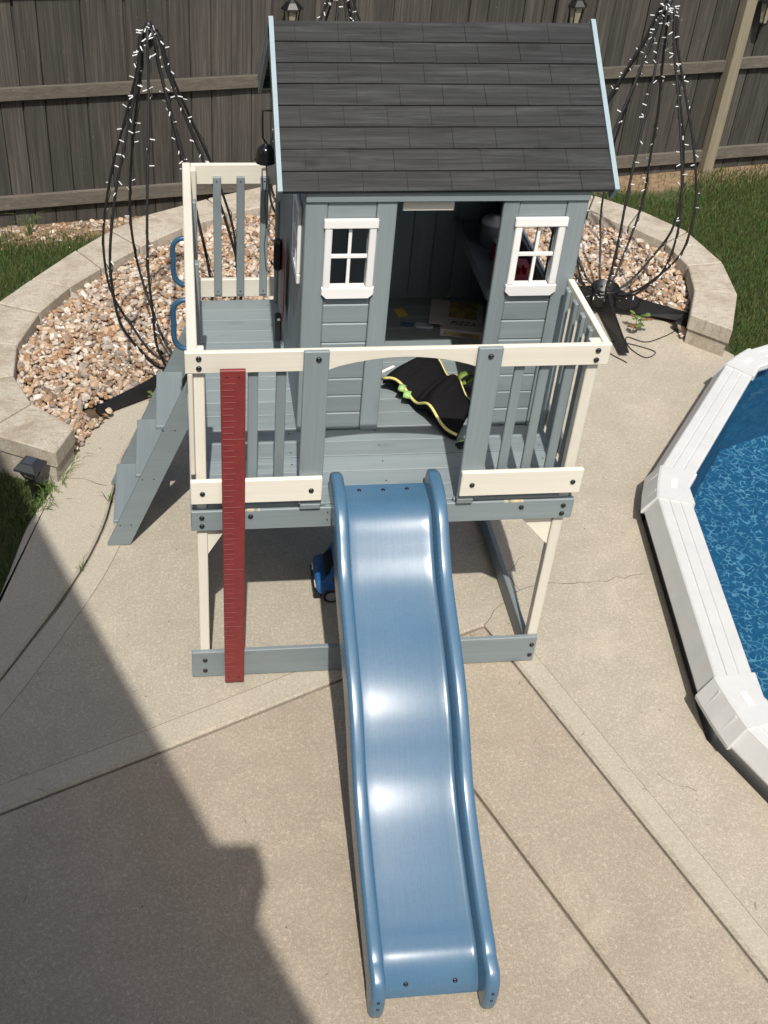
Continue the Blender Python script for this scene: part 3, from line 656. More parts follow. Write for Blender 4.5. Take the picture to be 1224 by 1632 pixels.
# ================================================================== PLAYHOUSE
PH = tag(empty('playhouse', (0.68, 0.75, 0)), 'raised blue-grey wooden playhouse with cream railings, dark roof and blue slide', 'playhouse')
bolt_me = None
def bolt(x, y, z, parent, r=0.0098):
    global bolt_me
    if bolt_me is None:
        V, F = lathe_vf([(1.0, 0.0), (1.0, 0.25), (0.86, 0.5), (0.55, 0.68), (0.3, 0.70), (0.28, 0.55), (0.05, 0.55)], n=12)
        bolt_me = mesh('bolt', V, F, M['bolt'], True); bm = bmesh.new(); bm.from_mesh(bolt_me); bmesh.ops.recalc_face_normals(bm, faces=bm.faces); bm.to_mesh(bolt_me); bm.free()
    return put('bolt', bolt_me, (x, y, z), parent, (math.pi / 2, 0, 0), (r, r, r))
def part(name, label=None): o = empty(name, PH.location, PH); return tag(o, label)
# --- base and posts
base = part('base_frame')
box('base_board', -0.053, 1.376, -0.02, 0.0, 0.006, 0.150, M['blue_x'], base)
for z in (0.105, 0.045):
    bolt(0, -0.0205, z, base); bolt(1.357, -0.0205, z, base)
box('base_board', -0.05, 1.376, 1.47, 1.49, 0.006, 0.12, M['blue_x'], base)
box('side_runner', -0.012, 0.010, 0.041, 1.469, 0.006, 0.10, M['blue_y'], base); box('side_runner', 1.338, 1.362, 0.041, 1.469, 0.006, 0.10, M['blue_y'], base)
box('rim_board', -0.039, 1.397, -0.02, 0.0, 0.803, 0.897, M['blue_x'], base); box('rim_board', -0.039, 1.397, 1.47, 1.49, 0.803, 0.884, M['blue_x'], base)
box('rim_board', -0.040, -0.021, 0.001, 1.469, 0.803, 0.884, M['blue_y'], base); box('rim_board', 1.378, 1.397, 0.001, 1.469, 0.803, 0.884, M['blue_y'], base)
for x in (0.35, 0.68, 1.0): box('joist', x - 0.012, x + 0.012, 0.002, 1.468, 0.80, 0.883, M['blue_y'], base)
for z in (0.868, 0.829): bolt(0, -0.0205, z, base); bolt(1.357, -0.0205, z, base)
bolt(0.178, -0.0205, 0.868, base); bolt(1.195, -0.0205, 0.866, base)
for x, z in ((0.462, 0.875), (0.462, 0.838)): bolt(x, -0.0205, z, base, 0.003)
for x0, x1 in ((0.165, 0.19), (0.205, 0.212), (1.125, 1.14), (1.152, 1.20)): box('bare_patch', x0, x1, -0.0206, -0.012, 0.890, 0.8976, M['rawwood'], base, 0.0005)
posts = part('corner_posts')
box('post', -0.018, 0.020, 0.001, 0.040, 0.006, 1.575, M['cream_z'], posts); box('post', -0.037, -0.019, -0.018, 0.032, 1.068, 1.498, M['cream_z'], posts)
box('post', 1.338, 1.378, 0.001, 0.040, 0.006, 1.575, M['cream_z'], posts)
box('post', -0.018, 0.022, 1.43, 1.469, 0.006, 1.575, M['cream_z'], posts); box('post', 1.338, 1.376, 1.43, 1.469, 0.006, 0.88, M['cream_z'], posts)
prism('gusset', [(0.021, 0.801), (0.10, 0.801), (0.021, 0.66)], 'y', 0.012, 0.030, M['cream_x'], posts); prism('gusset', [(1.337, 0.801), (1.20, 0.801), (1.337, 0.645)], 'y', 0.012, 0.030, M['cream_x'], posts)
# --- deck
deck = part('deck')
y = 0.003; k = 0
while y < 1.46:
    w = 0.0905; box('deck_board', -0.036, 1.392, y, min(y + w, 1.488), 0.8845, 0.900 + random.uniform(-.0008, .0008), M['deck_x'], deck, 0.002)
    for x in ((0.0, 0.35, 0.70, 1.0, 1.34) if k < 5 else (0.35,)):
        bolt_o = put('screw', bolt_me, (x + random.uniform(-.01, .01), y + 0.045 + random.uniform(-.02, .02), 0.9005), deck, (0, 0, 0), (0.0032, 0.0032, 0.0012))
    y += w + 0.0025; k += 1
# --- front railing
fr = part('front_railing')
n = 16; arch = []
for i in range(n + 1):
    t = i / n; arch.append((0.436 + (0.938 - 0.436) * t, 1.503 + 0.045 * math.sin(math.pi * t) ** 0.8))
poly = [(-0.044, 1.5), (0.36, 1.5)] + arch + [(1.0, 1.5), (1.402, 1.5), (1.402, 1.582), (-0.044, 1.582)]
prism('top_rail', poly, 'y', -0.02, 0.0, M['cream_x'], fr, 0.0025, 1)
for z in (1.560, 1.522): bolt(0.002, -0.0205, z, fr); bolt(1.357, -0.0205, z, fr)
box('lower_rail', -0.038, 0.431, -0.056, -0.037, 0.962, 1.066, M['cream_x'], fr); box('lower_rail', 0.938, 1.392, -0.056, -0.037, 0.958, 1.068, M['cream_x'], fr)
for x in (0.004, 0.392, 0.980, 1.357): bolt(x, -0.0565, 1.012, fr)
box('wide_slat', 0.348, 0.434, -0.0365, -0.0205, 0.93, 1.588, M['blue_z'], fr); box('wide_slat', 0.936, 1.022, -0.0365, -0.0205, 0.93, 1.588, M['blue_z'], fr)
bolt(0.398, -0.037, 1.558, fr); bolt(0.980, -0.037, 1.556, fr)
for x in (0.166, 0.261, 1.084, 1.172, 1.262): box('slat', x, x + 0.035, 0.001, 0.016, 0.930, 1.56, M['blue_z'], fr)
for x0, x1 in ((0.356, 0.432), (0.938, 1.0)): box('cleat', x0, x1, -0.0365, -0.0205, 0.906, 0.9295, M['blue_x'], fr)
for x0, x1 in ((0.022, 0.452), (0.93, 1.335)): box('edge_board', x0, x1, -0.014, 0.0005, 0.9006, 0.916, M['blue_x'], fr)
# --- right railing
rr = part('side_railing')
box('top_rail', 1.379, 1.402, 0.001, 0.438, 1.492, 1.580, M['cream_y'], rr); box('lower_rail', 1.379, 1.397, 0.041, 0.436, 0.95, 1.03, M['cream_y'], rr)
for y in (0.10, 0.19, 0.28, 0.37): box('slat', 1.362, 1.378, y, y + 0.035, 0.93, 1.565, M['blue_z'], rr); bolt_o = put('screw', bolt_me, (1.3615, y + .017, 1.54), rr, (0, -math.pi / 2, 0), (0.003, 0.003, 0.0015))
# --- left railing and back railing
lr = part('side_railing')
box('top_rail', -0.037, -0.002, 0.001, 1.495, 1.495, 1.583, M['cream_y'], lr)
box('lower_rail', -0.037, -0.020, 0.041, 0.74, 0.95, 1.04, M['cream_y'], lr)
for y in (0.12, 0.27, 0.42, 0.57): box('slat', -0.0195, -0.004, y, y + 0.035, 0.93, 1.494, M['blue_z'], lr)
for y in (0.745, 1.285): box('post', -0.020, 0.018, y, y + 0.038, 0.90, 1.494, M['blue_z'], lr)
br = part('back_railing')
box('top_rail', -0.001, 0.39, 1.472, 1.494, 1.490, 1.582, M['cream_x'], br); box('lower_rail', 0.023, 0.40, 1.472, 1.494, 0.925, 1.018, M['cream_x'], br)
for x in (0.094, 0.197, 0.302):
    box('slat', x, x + 0.036, 1.455, 1.4715, 0.945, 1.53, M['blue_z'], br)
    for z in (1.51, 0.965): put('screw', bolt_me, (x + 0.018, 1.4545, z), br, (math.pi / 2, 0, 0), (0.0035, 0.0035, 0.0015))
# --- grab handles beside the ladder
for yh in (0.765, 1.29):
    P = [(-0.020, yh, 1.325), (-0.055, yh, 1.322), (-0.082, yh, 1.30), (-0.089, yh, 1.26), (-0.086, yh, 1.215), (-0.089, yh, 1.17), (-0.08, yh, 1.125), (-0.052, yh, 1.10), (-0.020, yh, 1.098)]
    h = tube('grab_handle', catmull(P, 5), 0.0115, M['handle'], PH, 10); tag(h, 'moulded blue plastic grab handle')
    ridges = []
    for i in range(9): zz = 1.155 + i * 0.013; ridges.append(tube_vf([(-0.079, yh, zz), (-0.0765, yh, zz)], 0.0125, 8))
    V, F = join(ridges); mk('finger_ridge', V, F, M['handle'], h)
# --- ladder
ld = part('ladder', 'three-step blue-grey wooden ladder on the left side')
def stringer(y0, y1):
    prism('stringer', [(-0.432, 0.004), (-0.326, 0.004), (-0.042, 0.665), (-0.042, 0.905)], 'y', y0, y1, M['blue_x'], ld, 0.002, 1)
stringer(0.800, 0.822); stringer(1.245, 1.267)
for z, x in ((0.135, -0.395), (0.400, -0.282), (0.667, -0.180)):
    box('tread', x - 0.002, x + 0.118, 0.823, 1.244, z - 0.02, z, M['blue_y'], ld)
    for dx in (0.03, 0.08): put('screw', bolt_me, (x + dx, 0.7995, z - 0.01), ld, (math.pi / 2, 0, 0), (0.0035, 0.0035, 0.0015))
# --- growth chart
gc = part('growth_chart', 'long dark red ruler board fixed to the railing')
prism('board', [(0.070, 1.545), (0.154, 1.545), (0.155, 0.026), (0.078, 0.026)], 'y', -0.073, -0.058, M['red'], gc, 0.002, 1)
L = []
for i in range(58):
    z = 0.045 + i * 0.0254
    if i % 12 == 0 and i: L.append((0.0785, 0.152, -0.0748, -0.0735, z - 0.0015, z + 0.0015))
    else: L.append((0.077, 0.115 if i % 3 else 0.122, -0.0746, -0.0735, z - 0.0022, z + 0.0022))
tag(boxes('tick_marks', L, M['red'], gc, 0.0008), kind='stuff')
for z in (1.52, 0.055):
    for x in (0.092, 0.132): put('screw', bolt_me, (x, -0.0735, z), gc, (math.pi / 2, 0, 0), (0.0035, 0.0035, 0.002))
# --- slide
sl = part('slide', 'glossy blue plastic wave slide at the front opening')
PROF = catmull([(0.075, 0.921), (0.02, 0.918), (-0.03, 0.915), (-0.07, 0.902), (-0.11, 0.874), (-0.16, 0.824), (-0.21, 0.776), (-0.27, 0.732), (-0.36, 0.684), (-0.50, 0.616), (-0.59, 0.566), (-0.66, 0.516), (-0.72, 0.462), (-0.78, 0.402), (-0.84, 0.348), (-0.91, 0.300), (-1.00, 0.253), (-1.12, 0.198), (-1.22, 0.158), (-1.28, 0.138), (-1.32, 0.122), (-1.355, 0.092), (-1.385, 0.05), (-1.395, 0.018)], 5)
xs = [0.510, 0.519, 0.524, 0.535, 0.56, 0.60, 0.64, 0.677, 0.714, 0.754, 0.794, 0.819, 0.831, 0.836, 0.845]; zo = [0.016, 0.005, 0.001] + [0.0022 * (1 - ((x - 0.677) / 0.155) ** 2) for x in (0.535, 0.56, 0.60, 0.64, 0.677, 0.714, 0.754, 0.794, 0.819)] + [0.001, 0.005, 0.016]
V = []; F = []; nx = len(xs)
for i, (y, z) in enumerate(PROF):
    a = PROF[max(i - 1, 0)]; b = PROF[min(i + 1, len(PROF) - 1)]; t = np.array([b[0] - a[0], b[1] - a[1]]); t /= np.linalg.norm(t); nn = np.array([t[1], -t[0]]) * (1 if -t[0] > 0 else 1)
    e = min(1.0, i / 8); 
    sag = float(np.interp(-y, [-0.08, 0.0, 0.10, 0.22, 0.40, 0.62, 0.80, 1.0, 1.25, 1.5], [0, 0.002, 0.007, 0.006, 0.0, -0.0008, -0.0012, 0, 0, 0]))
    for x, o in zip(xs, zo): V.append((x, y + nn[0] * o * e, z + abs(nn[1]) * o * e + sag * ((x - 0.677) / 0.155) ** 2))
m_ = len(PROF)
for i in range(m_ - 1):
    for j in range(nx - 1): F.append([i * nx + j, i * nx + j + 1, (i + 1) * nx + j + 1, (i + 1) * nx + j])
n0 = len(V)
for i, (y, z) in enumerate(PROF): V += [(xs[0], y, z - 0.012), (xs[-1], y, z - 0.012)]
for i in range(m_ - 1):
    F += [[n0 + 2 * i, n0 + 2 * i + 1, n0 + 2 * i + 3, n0 + 2 * i + 2], [i * nx, (i + 1) * nx, n0 + 2 * i + 2, n0 + 2 * i], [i * nx + nx - 1, n0 + 2 * i + 1, n0 + 2 * i + 3, (i + 1) * nx + nx - 1]]
fixn(mk('slide_bed', V, F, M['slide'], sl, True))
def side_outline():
    up = []; lo = []
    for i, (y, z) in enumerate(PROF):
        if y > 0.05 or y < -1.33: continue
        a = PROF[max(i - 1, 0)]; b = PROF[min(i + 1, m_ - 1)]; t = np.array([b[0] - a[0], b[1] - a[1]]); t /= np.linalg.norm(t); nv_ = np.array([t[1], -t[0]]); nv_ = nv_ if nv_[1] > 0 else -nv_
        up.append((y + nv_[0] * 0.088, z + nv_[1] * 0.088)); lo.append((y - nv_[0] * 0.055, max(0.01, z - nv_[1] * 0.055)))
    up = [p for p in up if p[1] > 0 and p[0] > -1.40]
    st = [(0.055, 0.905), (0.075, 0.925), (0.082, 0.955), (0.072, 0.99)]
    en = [(-1.425, 0.185), (-1.452, 0.15), (-1.462, 0.10), (-1.458, 0.03), (-1.452, 0.006), (-1.44, 0.002), (-1.40, 0.002), (-1.385, 0.02), (-1.36, 0.055)]
    P = st + up + en + lo[::-1]
    Q = [P[0]]
    for p in P[1:]:
        if (p[0] - Q[-1][0]) ** 2 + (p[1] - Q[-1][1]) ** 2 > 0.0001: Q.append(p)
    return Q
OUTL = side_outline()
for x0, x1 in ((0.473, 0.520), (0.835, 0.882)):
    s_ = prism('side_rail', OUTL, 'x', x0, x1, M['slide'], sl, 0.0155, 5, True)
    for z in (0.115, 0.075): put('plug', bolt_me, ((x0 + x1) / 2, -1.461, z), s_, (math.pi / 2, 0, 0), (0.005, 0.005, 0.004))
for x, y in ((0.585, 0.045), (0.675, 0.043), (0.765, 0.045)): put('bolt', bolt_me, (x, y, 0.919), sl, (0, 0, 0), (0.008, 0.008, 0.006))
for x in (0.60, 0.76): put('bolt', bolt_me, (x, -1.381, 0.062), sl, (math.radians(60), 0, 0), (0.008, 0.008, 0.006))
# --- house walls
YH = 0.44
def window_trim(cx, name_parent, yy=YH):
    w = empty('window', PH.location, name_parent) if False else None
fw = part('front_wall')
zs = [0.902, 0.987, 1.069, 1.149, 1.231, 1.313, 1.399, 1.481, 1.552]
def front_panel(xa, xb, xc, xd, cx):
    box('stile', xa, xb, YH, YH + 0.022, 0.901, 1.896, M['blue_z'], fw); box('stile', xc, xd, YH, YH + 0.022, 0.901, 1.896, M['blue_z'], fw)
    for a, b in zip(zs[:-1], zs[1:]): box('siding_plank', xb + 0.001, xc - 0.001, YH + 0.006, YH + 0.020, a + 0.0012, b - 0.0012, M['blue_x'], fw, 0.004)
    box('siding_plank', xb + 0.001, xc - 0.001, YH + 0.004, YH + 0.020, 1.806, 1.896, M['blue_x'], fw)
    W = empty('window', PH.location, PH)
    box('head_trim', cx - 0.097, cx + 0.097, YH - 0.016, YH - 0.0005, 1.799, 1.834, M['white_x'], W)
    prism('sill', [(cx - 0.096, 1.562), (cx + 0.096, 1.562), (cx + 0.096, 1.535), (cx + 0.078, 1.517), (cx - 0.078, 1.517), (cx - 0.096, 1.535)], 'y', YH - 0.016, YH - 0.0005, M['white_x'], W, 0.002, 1)
    for s_ in (-1, 1): box('jamb', min(cx + s_ * 0.092, cx + s_ * 0.066), max(cx + s_ * 0.092, cx + s_ * 0.066), YH - 0.012, YH + 0.020, 1.563, 1.798, M['white_z'], W)
    box('muntin', cx - 0.006, cx + 0.006, YH + 0.001, YH + 0.012, 1.563, 1.798, M['white_z'], W, 0.001); box('muntin', cx - 0.065, cx + 0.065, YH - 0.001, YH + 0.010, 1.676, 1.689, M['white_x'], W, 0.001)
    box('inner_sill', cx - 0.065, cx + 0.065, YH + 0.0, YH + 0.021, 1.5525, 1.5625, M['white_x'], W, 0.001)
    for x_ in (xb + 0.001, xc - 0.024): box('siding_plank', x_, x_ + 0.023, YH + 0.022, YH + 0.03, 1.55, 1.81, M['blue_z'], fw)
front_panel(0.388, 0.465, 0.640, 0.711, 0.5515); front_panel(1.092, 1.150, 1.325, 1.400, 1.2375)
box('header', 0.388, 1.400, YH - 0.010, YH + 0.020, 1.897, 1.955, M['blue_x'], fw)
box('lintel', 0.735, 0.92, YH + 0.0215, YH + 0.040, 1.848, 1.888, M['cream_x'], fw)
lw = part('side_wall')
def side_wall(P, x0, x1, win, xt0, xt1):
    y = YH + 0.024; yend = 1.492; w = 0.088
    while y < yend - 0.02:
        y1 = min(y + w, yend); a, b = y + 0.001, y1 - 0.001
        zt = 1.935 + min(y - 0.44, 1.45 - y1, 0.5) * 0.70
        if win and y1 > win[0] and y < win[1]:
            box('wall_plank', x0, x1, a, b, 0.901, win[2], M['blue_z'], P); box('wall_plank', x0, x1, a, b, win[3], zt, M['blue_z'], P)
        else: box('wall_plank', x0, x1, a, b, 0.901, zt, M['blue_z'], P)
        y += w
    if win:
        W = empty('window', PH.location, PH); y0, y1, z0, z1 = win
        box('head_trim', xt0, xt1, y0 - 0.02, y1 + 0.02, z1 - 0.005, z1 + 0.03, M['white_x'], W); box('sill', xt0, xt1, y0 - 0.02, y1 + 0.02, z0 - 0.03, z0 + 0.008, M['white_x'], W)
        for yy in (y0 - 0.012, y1 - 0.012): box('jamb', xt0, xt1, yy, yy + 0.024, z0 + 0.009, z1 - 0.006, M['white_z'], W)
        box('muntin', (xt0 + xt1) / 2 - 0.004, (xt0 + xt1) / 2 + 0.004, (y0 + y1) / 2 - 0.006, (y0 + y1) / 2 + 0.006, z0, z1, M['white_z'], W, 0.001); box('muntin', (xt0 + xt1) / 2 - 0.005, (xt0 + xt1) / 2 + 0.005, y0, y1, (z0 + z1) / 2 - 0.006, (z0 + z1) / 2 + 0.006, M['white_z'], W, 0.001)
side_wall(lw, 0.388, 0.402, (0.552, 0.728, 1.55, 1.80), 0.374, 0.3875)
box('corner_post', 0.372, 0.3875, 1.45, 1.492, 0.901, 1.93, M['blue_z'], lw)
rw = part('side_wall')
side_wall(rw, 1.386, 1.400, (0.728, 1.168, 1.42, 1.80), 1.4005, 1.414)
bw = part('back_wall')
x = 0.4
while x < 1.39:
    box('wall_plank', x + 0.001, min(x + 0.1, 1.387), 1.478, 1.492, 0.901, 1.94, M['blue_z'], bw); x += 0.101
box('light_block_sheet', 0.404, 1.384, 1.4925, 1.498, 0.901, 1.935, M['dark'], bw)  # unseen dark sheet added to stop light leaking between the planks
# --- toy telephone on the left wall
tp = part('wall_telephone'); box('back_plate', 0.368, 0.3715, 0.95, 1.10, 1.10, 1.42, M['red'], tp); box('receiver', 0.335, 0.3675, 1.06, 1.11, 1.28, 1.42, M['black'], tp, 0.01); box('dial_box', 0.338, 0.3675, 0.98, 1.04, 0.98, 1.10, M['black'], tp, 0.008)
# --- roof
rf = part('roof')
E0 = np.array([0.41, 1.948]); R0 = np.array([0.955, 2.356]); D = R0 - E0; sl_len = np.linalg.norm(D); U = D / sl_len; NRM = np.array([-U[1], U[0]])
XA, XB = 0.303, 1.470
def rp(s, h): q = E0 + U * s + NRM * h; return float(q[0]), float(q[1])
def roof_piece(name, x0, x1, s0, s1, h00, h01, h10, h11, mat, parent, mirror=False, b=0.0015):
    yr = R0[0]
    def P(x, s, h): y, z = rp(s, h); return (x, 2 * yr - y, z) if mirror else (x, y, z)
    V = [P(x, s, h) for x in (x0, x1) for s, h in ((s0, h00), (s1, h10), (s1, h11), (s0, h01))]
    F = [[0, 1, 2, 3], [7, 6, 5, 4]] + [[k, 4 + k, 4 + (k + 1) % 4, (k + 1) % 4] for k in range(4)]
    return fixn(mk(name, V, F, mat, parent))
rows = [0, 0.114, 0.240, 0.366, 0.492, 0.619, 0.744, 0.871, 1.0]
offs = [0.075, 0.115, 0.065, 0.125, 0.075, 0.145, 0.085, 0.125]
for k in range(8):
    s0, s1 = rows[k] * sl_len, rows[k + 1] * sl_len
    roof_piece('roof_plank', XA, XB, s0 + 0.002, s1 + (0.004 if k < 7 else 0), -0.016, -0.0035, -0.018, -0.006, M['roof_x'], rf)
    xs_ = [XA]; x = XA + offs[7 - k]
    while x < XB - 0.03: xs_.append(x); x += 0.1545
    xs_.append(XB)
    for a, b in zip(xs_[:-1], xs_[1:]):
        g = random.choice((0.0004, 0.0006, 0.0009)); dz = random.uniform(-0.0004, 0.0004)
        roof_piece('shingle', a + (g if a > XA else 0), b - (g if b < XB else 0), s0 + 0.0005, s1 - 0.001, -0.0034, 0.0030 + dz, -0.0034, -0.0010 + dz, M['roof_x'], rf)
    roof_piece('roof_plank', XA, XB, s0, s1 - 0.002, -0.016, 0.004, -0.018, -0.001, M['roof_x'], rf, True)
for xa, xb in ((0.286, 0.3025), (1.4705, 1.487)):
    for mir in (False, True):
        roof_piece('rake_trim', xa, xb, -0.004, sl_len + 0.006, 0.0, 0.012, 0.0, 0.012, M['roof_trim'], rf, mir)
        roof_piece('rake_board', xa + 0.0015, xb - 0.0015, -0.002, sl_len - 0.002, -0.06, -0.0005, -0.06, -0.0005, M['blue_y'], rf, mir)
for mir in (False, True): roof_piece('eave_board', XA + 0.0005, XB - 0.0005, 0.018, 0.032, -0.05, -0.0185, -0.05, -0.0185, M['blue_x'], rf, mir)
# --- bell
bl = part('bell', 'glossy black bell hanging under the left roof edge')
bc = (0.305, 1.232, 1.70)
lathe('bell_body', [(0.044, 0.0), (0.046, 0.004), (0.040, 0.016), (0.037, 0.04), (0.033, 0.055), (0.022, 0.068), (0.008, 0.074), (0.006, 0.084)], bc, M['blackgloss'], bl, 24)
tube('hook', [(bc[0], bc[1], bc[2] + 0.08), (bc[0] - 0.012, bc[1], bc[2] + 0.10), (bc[0] - 0.015, bc[1], bc[2] + 0.16), (bc[0] - 0.015, bc[1], bc[2] + 0.215), (bc[0] + 0.03, bc[1], bc[2] + 0.215), (0.387, bc[1], bc[2] + 0.215)], 0.004, M['black'], bl, 8)
tube('pull_cord', catmull([(bc[0] + 0.004, bc[1], bc[2] + 0.01), (bc[0] + 0.006, bc[1] + .002, bc[2] - 0.1), (bc[0] + 0.0, bc[1] + .004, bc[2] - 0.18), (bc[0] + 0.01, bc[1], bc[2] - 0.3)], 5), 0.0025, M['cable'], bl, 6)
# --- shelf inside
sh = part('shelf')
box('shelf_board', 1.20, 1.384, 0.80, 1.474, 1.285, 1.302, M['blue_y'], sh); box('shelf_lip', 1.188, 1.1995, 0.80, 1.474, 1.28, 1.325, M['blue_y'], sh)

# ================================================================== SMALL THINGS
# toys in the playhouse
def canister(loc, r, h, body, lid, label, lidm):
    c = tag(empty('toy_canister', loc), label, 'canister', 'toy canisters on the playhouse shelf')
    lathe('body', [(r * .9, 0), (r, 0.01), (r, h * .8), (r * .92, h * .86)], loc, body, c, 18); lathe('lid', [(r * 1.02, h * .86), (r * 1.05, h * .9), (r * .95, h), (r * .3, h * 1.02), (r * .28, h * 1.1), (r * .05, h * 1.12)], loc, lidm, c, 18)
WP = plain('white_plastic', (0.62, 0.62, 0.62), 0.35); RP = plain('red_toy_plastic', (0.42, 0.015, 0.03), 0.35); YP = plain('yellow_foam', (0.62, 0.50, 0.12), 0.8); LB = plain('pale_blue_plastic', (0.42, 0.52, 0.60), 0.35)
GREYP = plain('grey_plastic', (0.26, 0.27, 0.28), 0.4)
canister((1.315, 1.25, 1.3025), 0.058, 0.12, GREYP, None, 'largest white lidded canister at the back of the playhouse shelf', WP)
canister((1.32, 1.11, 1.3025), 0.045, 0.10, RP, None, 'white lidded red canister in the middle of the playhouse shelf', WP)
canister((1.325, 1.0, 1.3025), 0.036, 0.09, GREYP, None, 'smallest white lidded canister on the playhouse shelf', WP)
rt = tag(empty('toy_register', (1.30, 0.87, 1.3025)), 'ridged red toy box at the front end of the playhouse shelf', 'toy')
prism('case', [(0.82, 1.3025), (0.93, 1.3025), (0.93, 1.40), (0.88, 1.40), (0.82, 1.35)], 'x', 1.23, 1.375, RP, rt, 0.004, 2)
for i in range(5): box('ridge', 1.24 + i * .026, 1.252 + i * .026, 0.845, 0.875, 1.37, 1.405, RP, rt, 0.002)
pz = tag(empty('toy_pizza_box', (1.2, 1.25, 0.9005)), 'open white toy pizza box on the playhouse floor', 'toy box')
CARD = plain('white_card', (0.42, 0.41, 0.40), 0.7)
def rotbox(name, c, sx, sy, sz, rz, rx, mat, parent, b=0.002):
    V, F = cbox(-sx / 2, sx / 2, -sy / 2, sy / 2, -sz / 2, sz / 2, b); R = Matrix.Rotation(rz, 3, 'Z') @ Matrix.Rotation(rx, 3, 'X')
    return fixn(mk(name, [Vector(c) + R @ Vector(v) for v in V], F, mat, parent))
rotbox('tray', (1.225, 1.24, 0.920), 0.19, 0.26, 0.038, -0.25, 0, CARD, pz)
def print_mat():
    b = NB('pizza_print'); v = b.coords(rnd=False); vo = b.vor(v, 26); f = b.noise(v, 30, 4)
    col = b.ramp(vo.outputs['Distance'], [(0.0, (0.28, 0.06, 0.03)), (0.28, (0.42, 0.30, 0.10)), (0.6, (0.20, 0.16, 0.07))]); b.color(col); b.rough(0.6); return b.m
rotbox('printed_lid', (1.238, 1.29, 0.9405), 0.13, 0.145, 0.0015, -0.25, 0, print_mat(), pz, 0.0003)
rotbox('lid_flap', (1.115, 1.275, 0.945), 0.07, 0.22, 0.003, -0.25, 0, CARD, pz, 0.001)
fc = bpy.data.curves.new('lettering', 'FONT'); fc.body = 'PIZZA'; fc.size = 0.043; fc.shear = 0.3; fc.extrude = 0.0006; fc.align_x = 'CENTER'
fo = bpy.data.objects.new('lettering_tmp', fc); COL.objects.link(fo); bpy.context.view_layer.update()
tme = bpy.data.meshes.new_from_object(fo.evaluated_get(bpy.context.evaluated_depsgraph_get())); bpy.data.objects.remove(fo); tme.materials.append(M['black'])
put('lettering', tme, (1.208, 1.158, 0.9405), pz, (0, 0, -0.25))
rotbox('side_pattern', (1.194, 1.108, 0.921), 0.16, 0.0015, 0.014, -0.25, 0, print_mat(), pz, 0.0003)
sp = tag(rotbox('sponge', (0.953, 1.335, 0.906), 0.05, 0.06, 0.012, 0.2, 0, YP, None, 0.003), 'small yellow foam piece on the dark playhouse floor', 'sponge')
ty = tag(empty('toy_knife', (1.03, 1.21, 0.9005)), 'pale blue rounded toy lying beside the pizza box', 'toy')
poly = [(1.0, 1.215), (1.005, 1.235), (1.02, 1.243), (1.075, 1.225), (1.085, 1.21), (1.08, 1.195), (1.06, 1.192), (1.01, 1.202)]
prism('blade', poly, 'z', 0.9008, 0.912, LB, ty, 0.003, 2); rotbox('handle', (0.965, 1.228, 0.907), 0.06, 0.022, 0.012, -0.25, 0, M['handle'], ty)

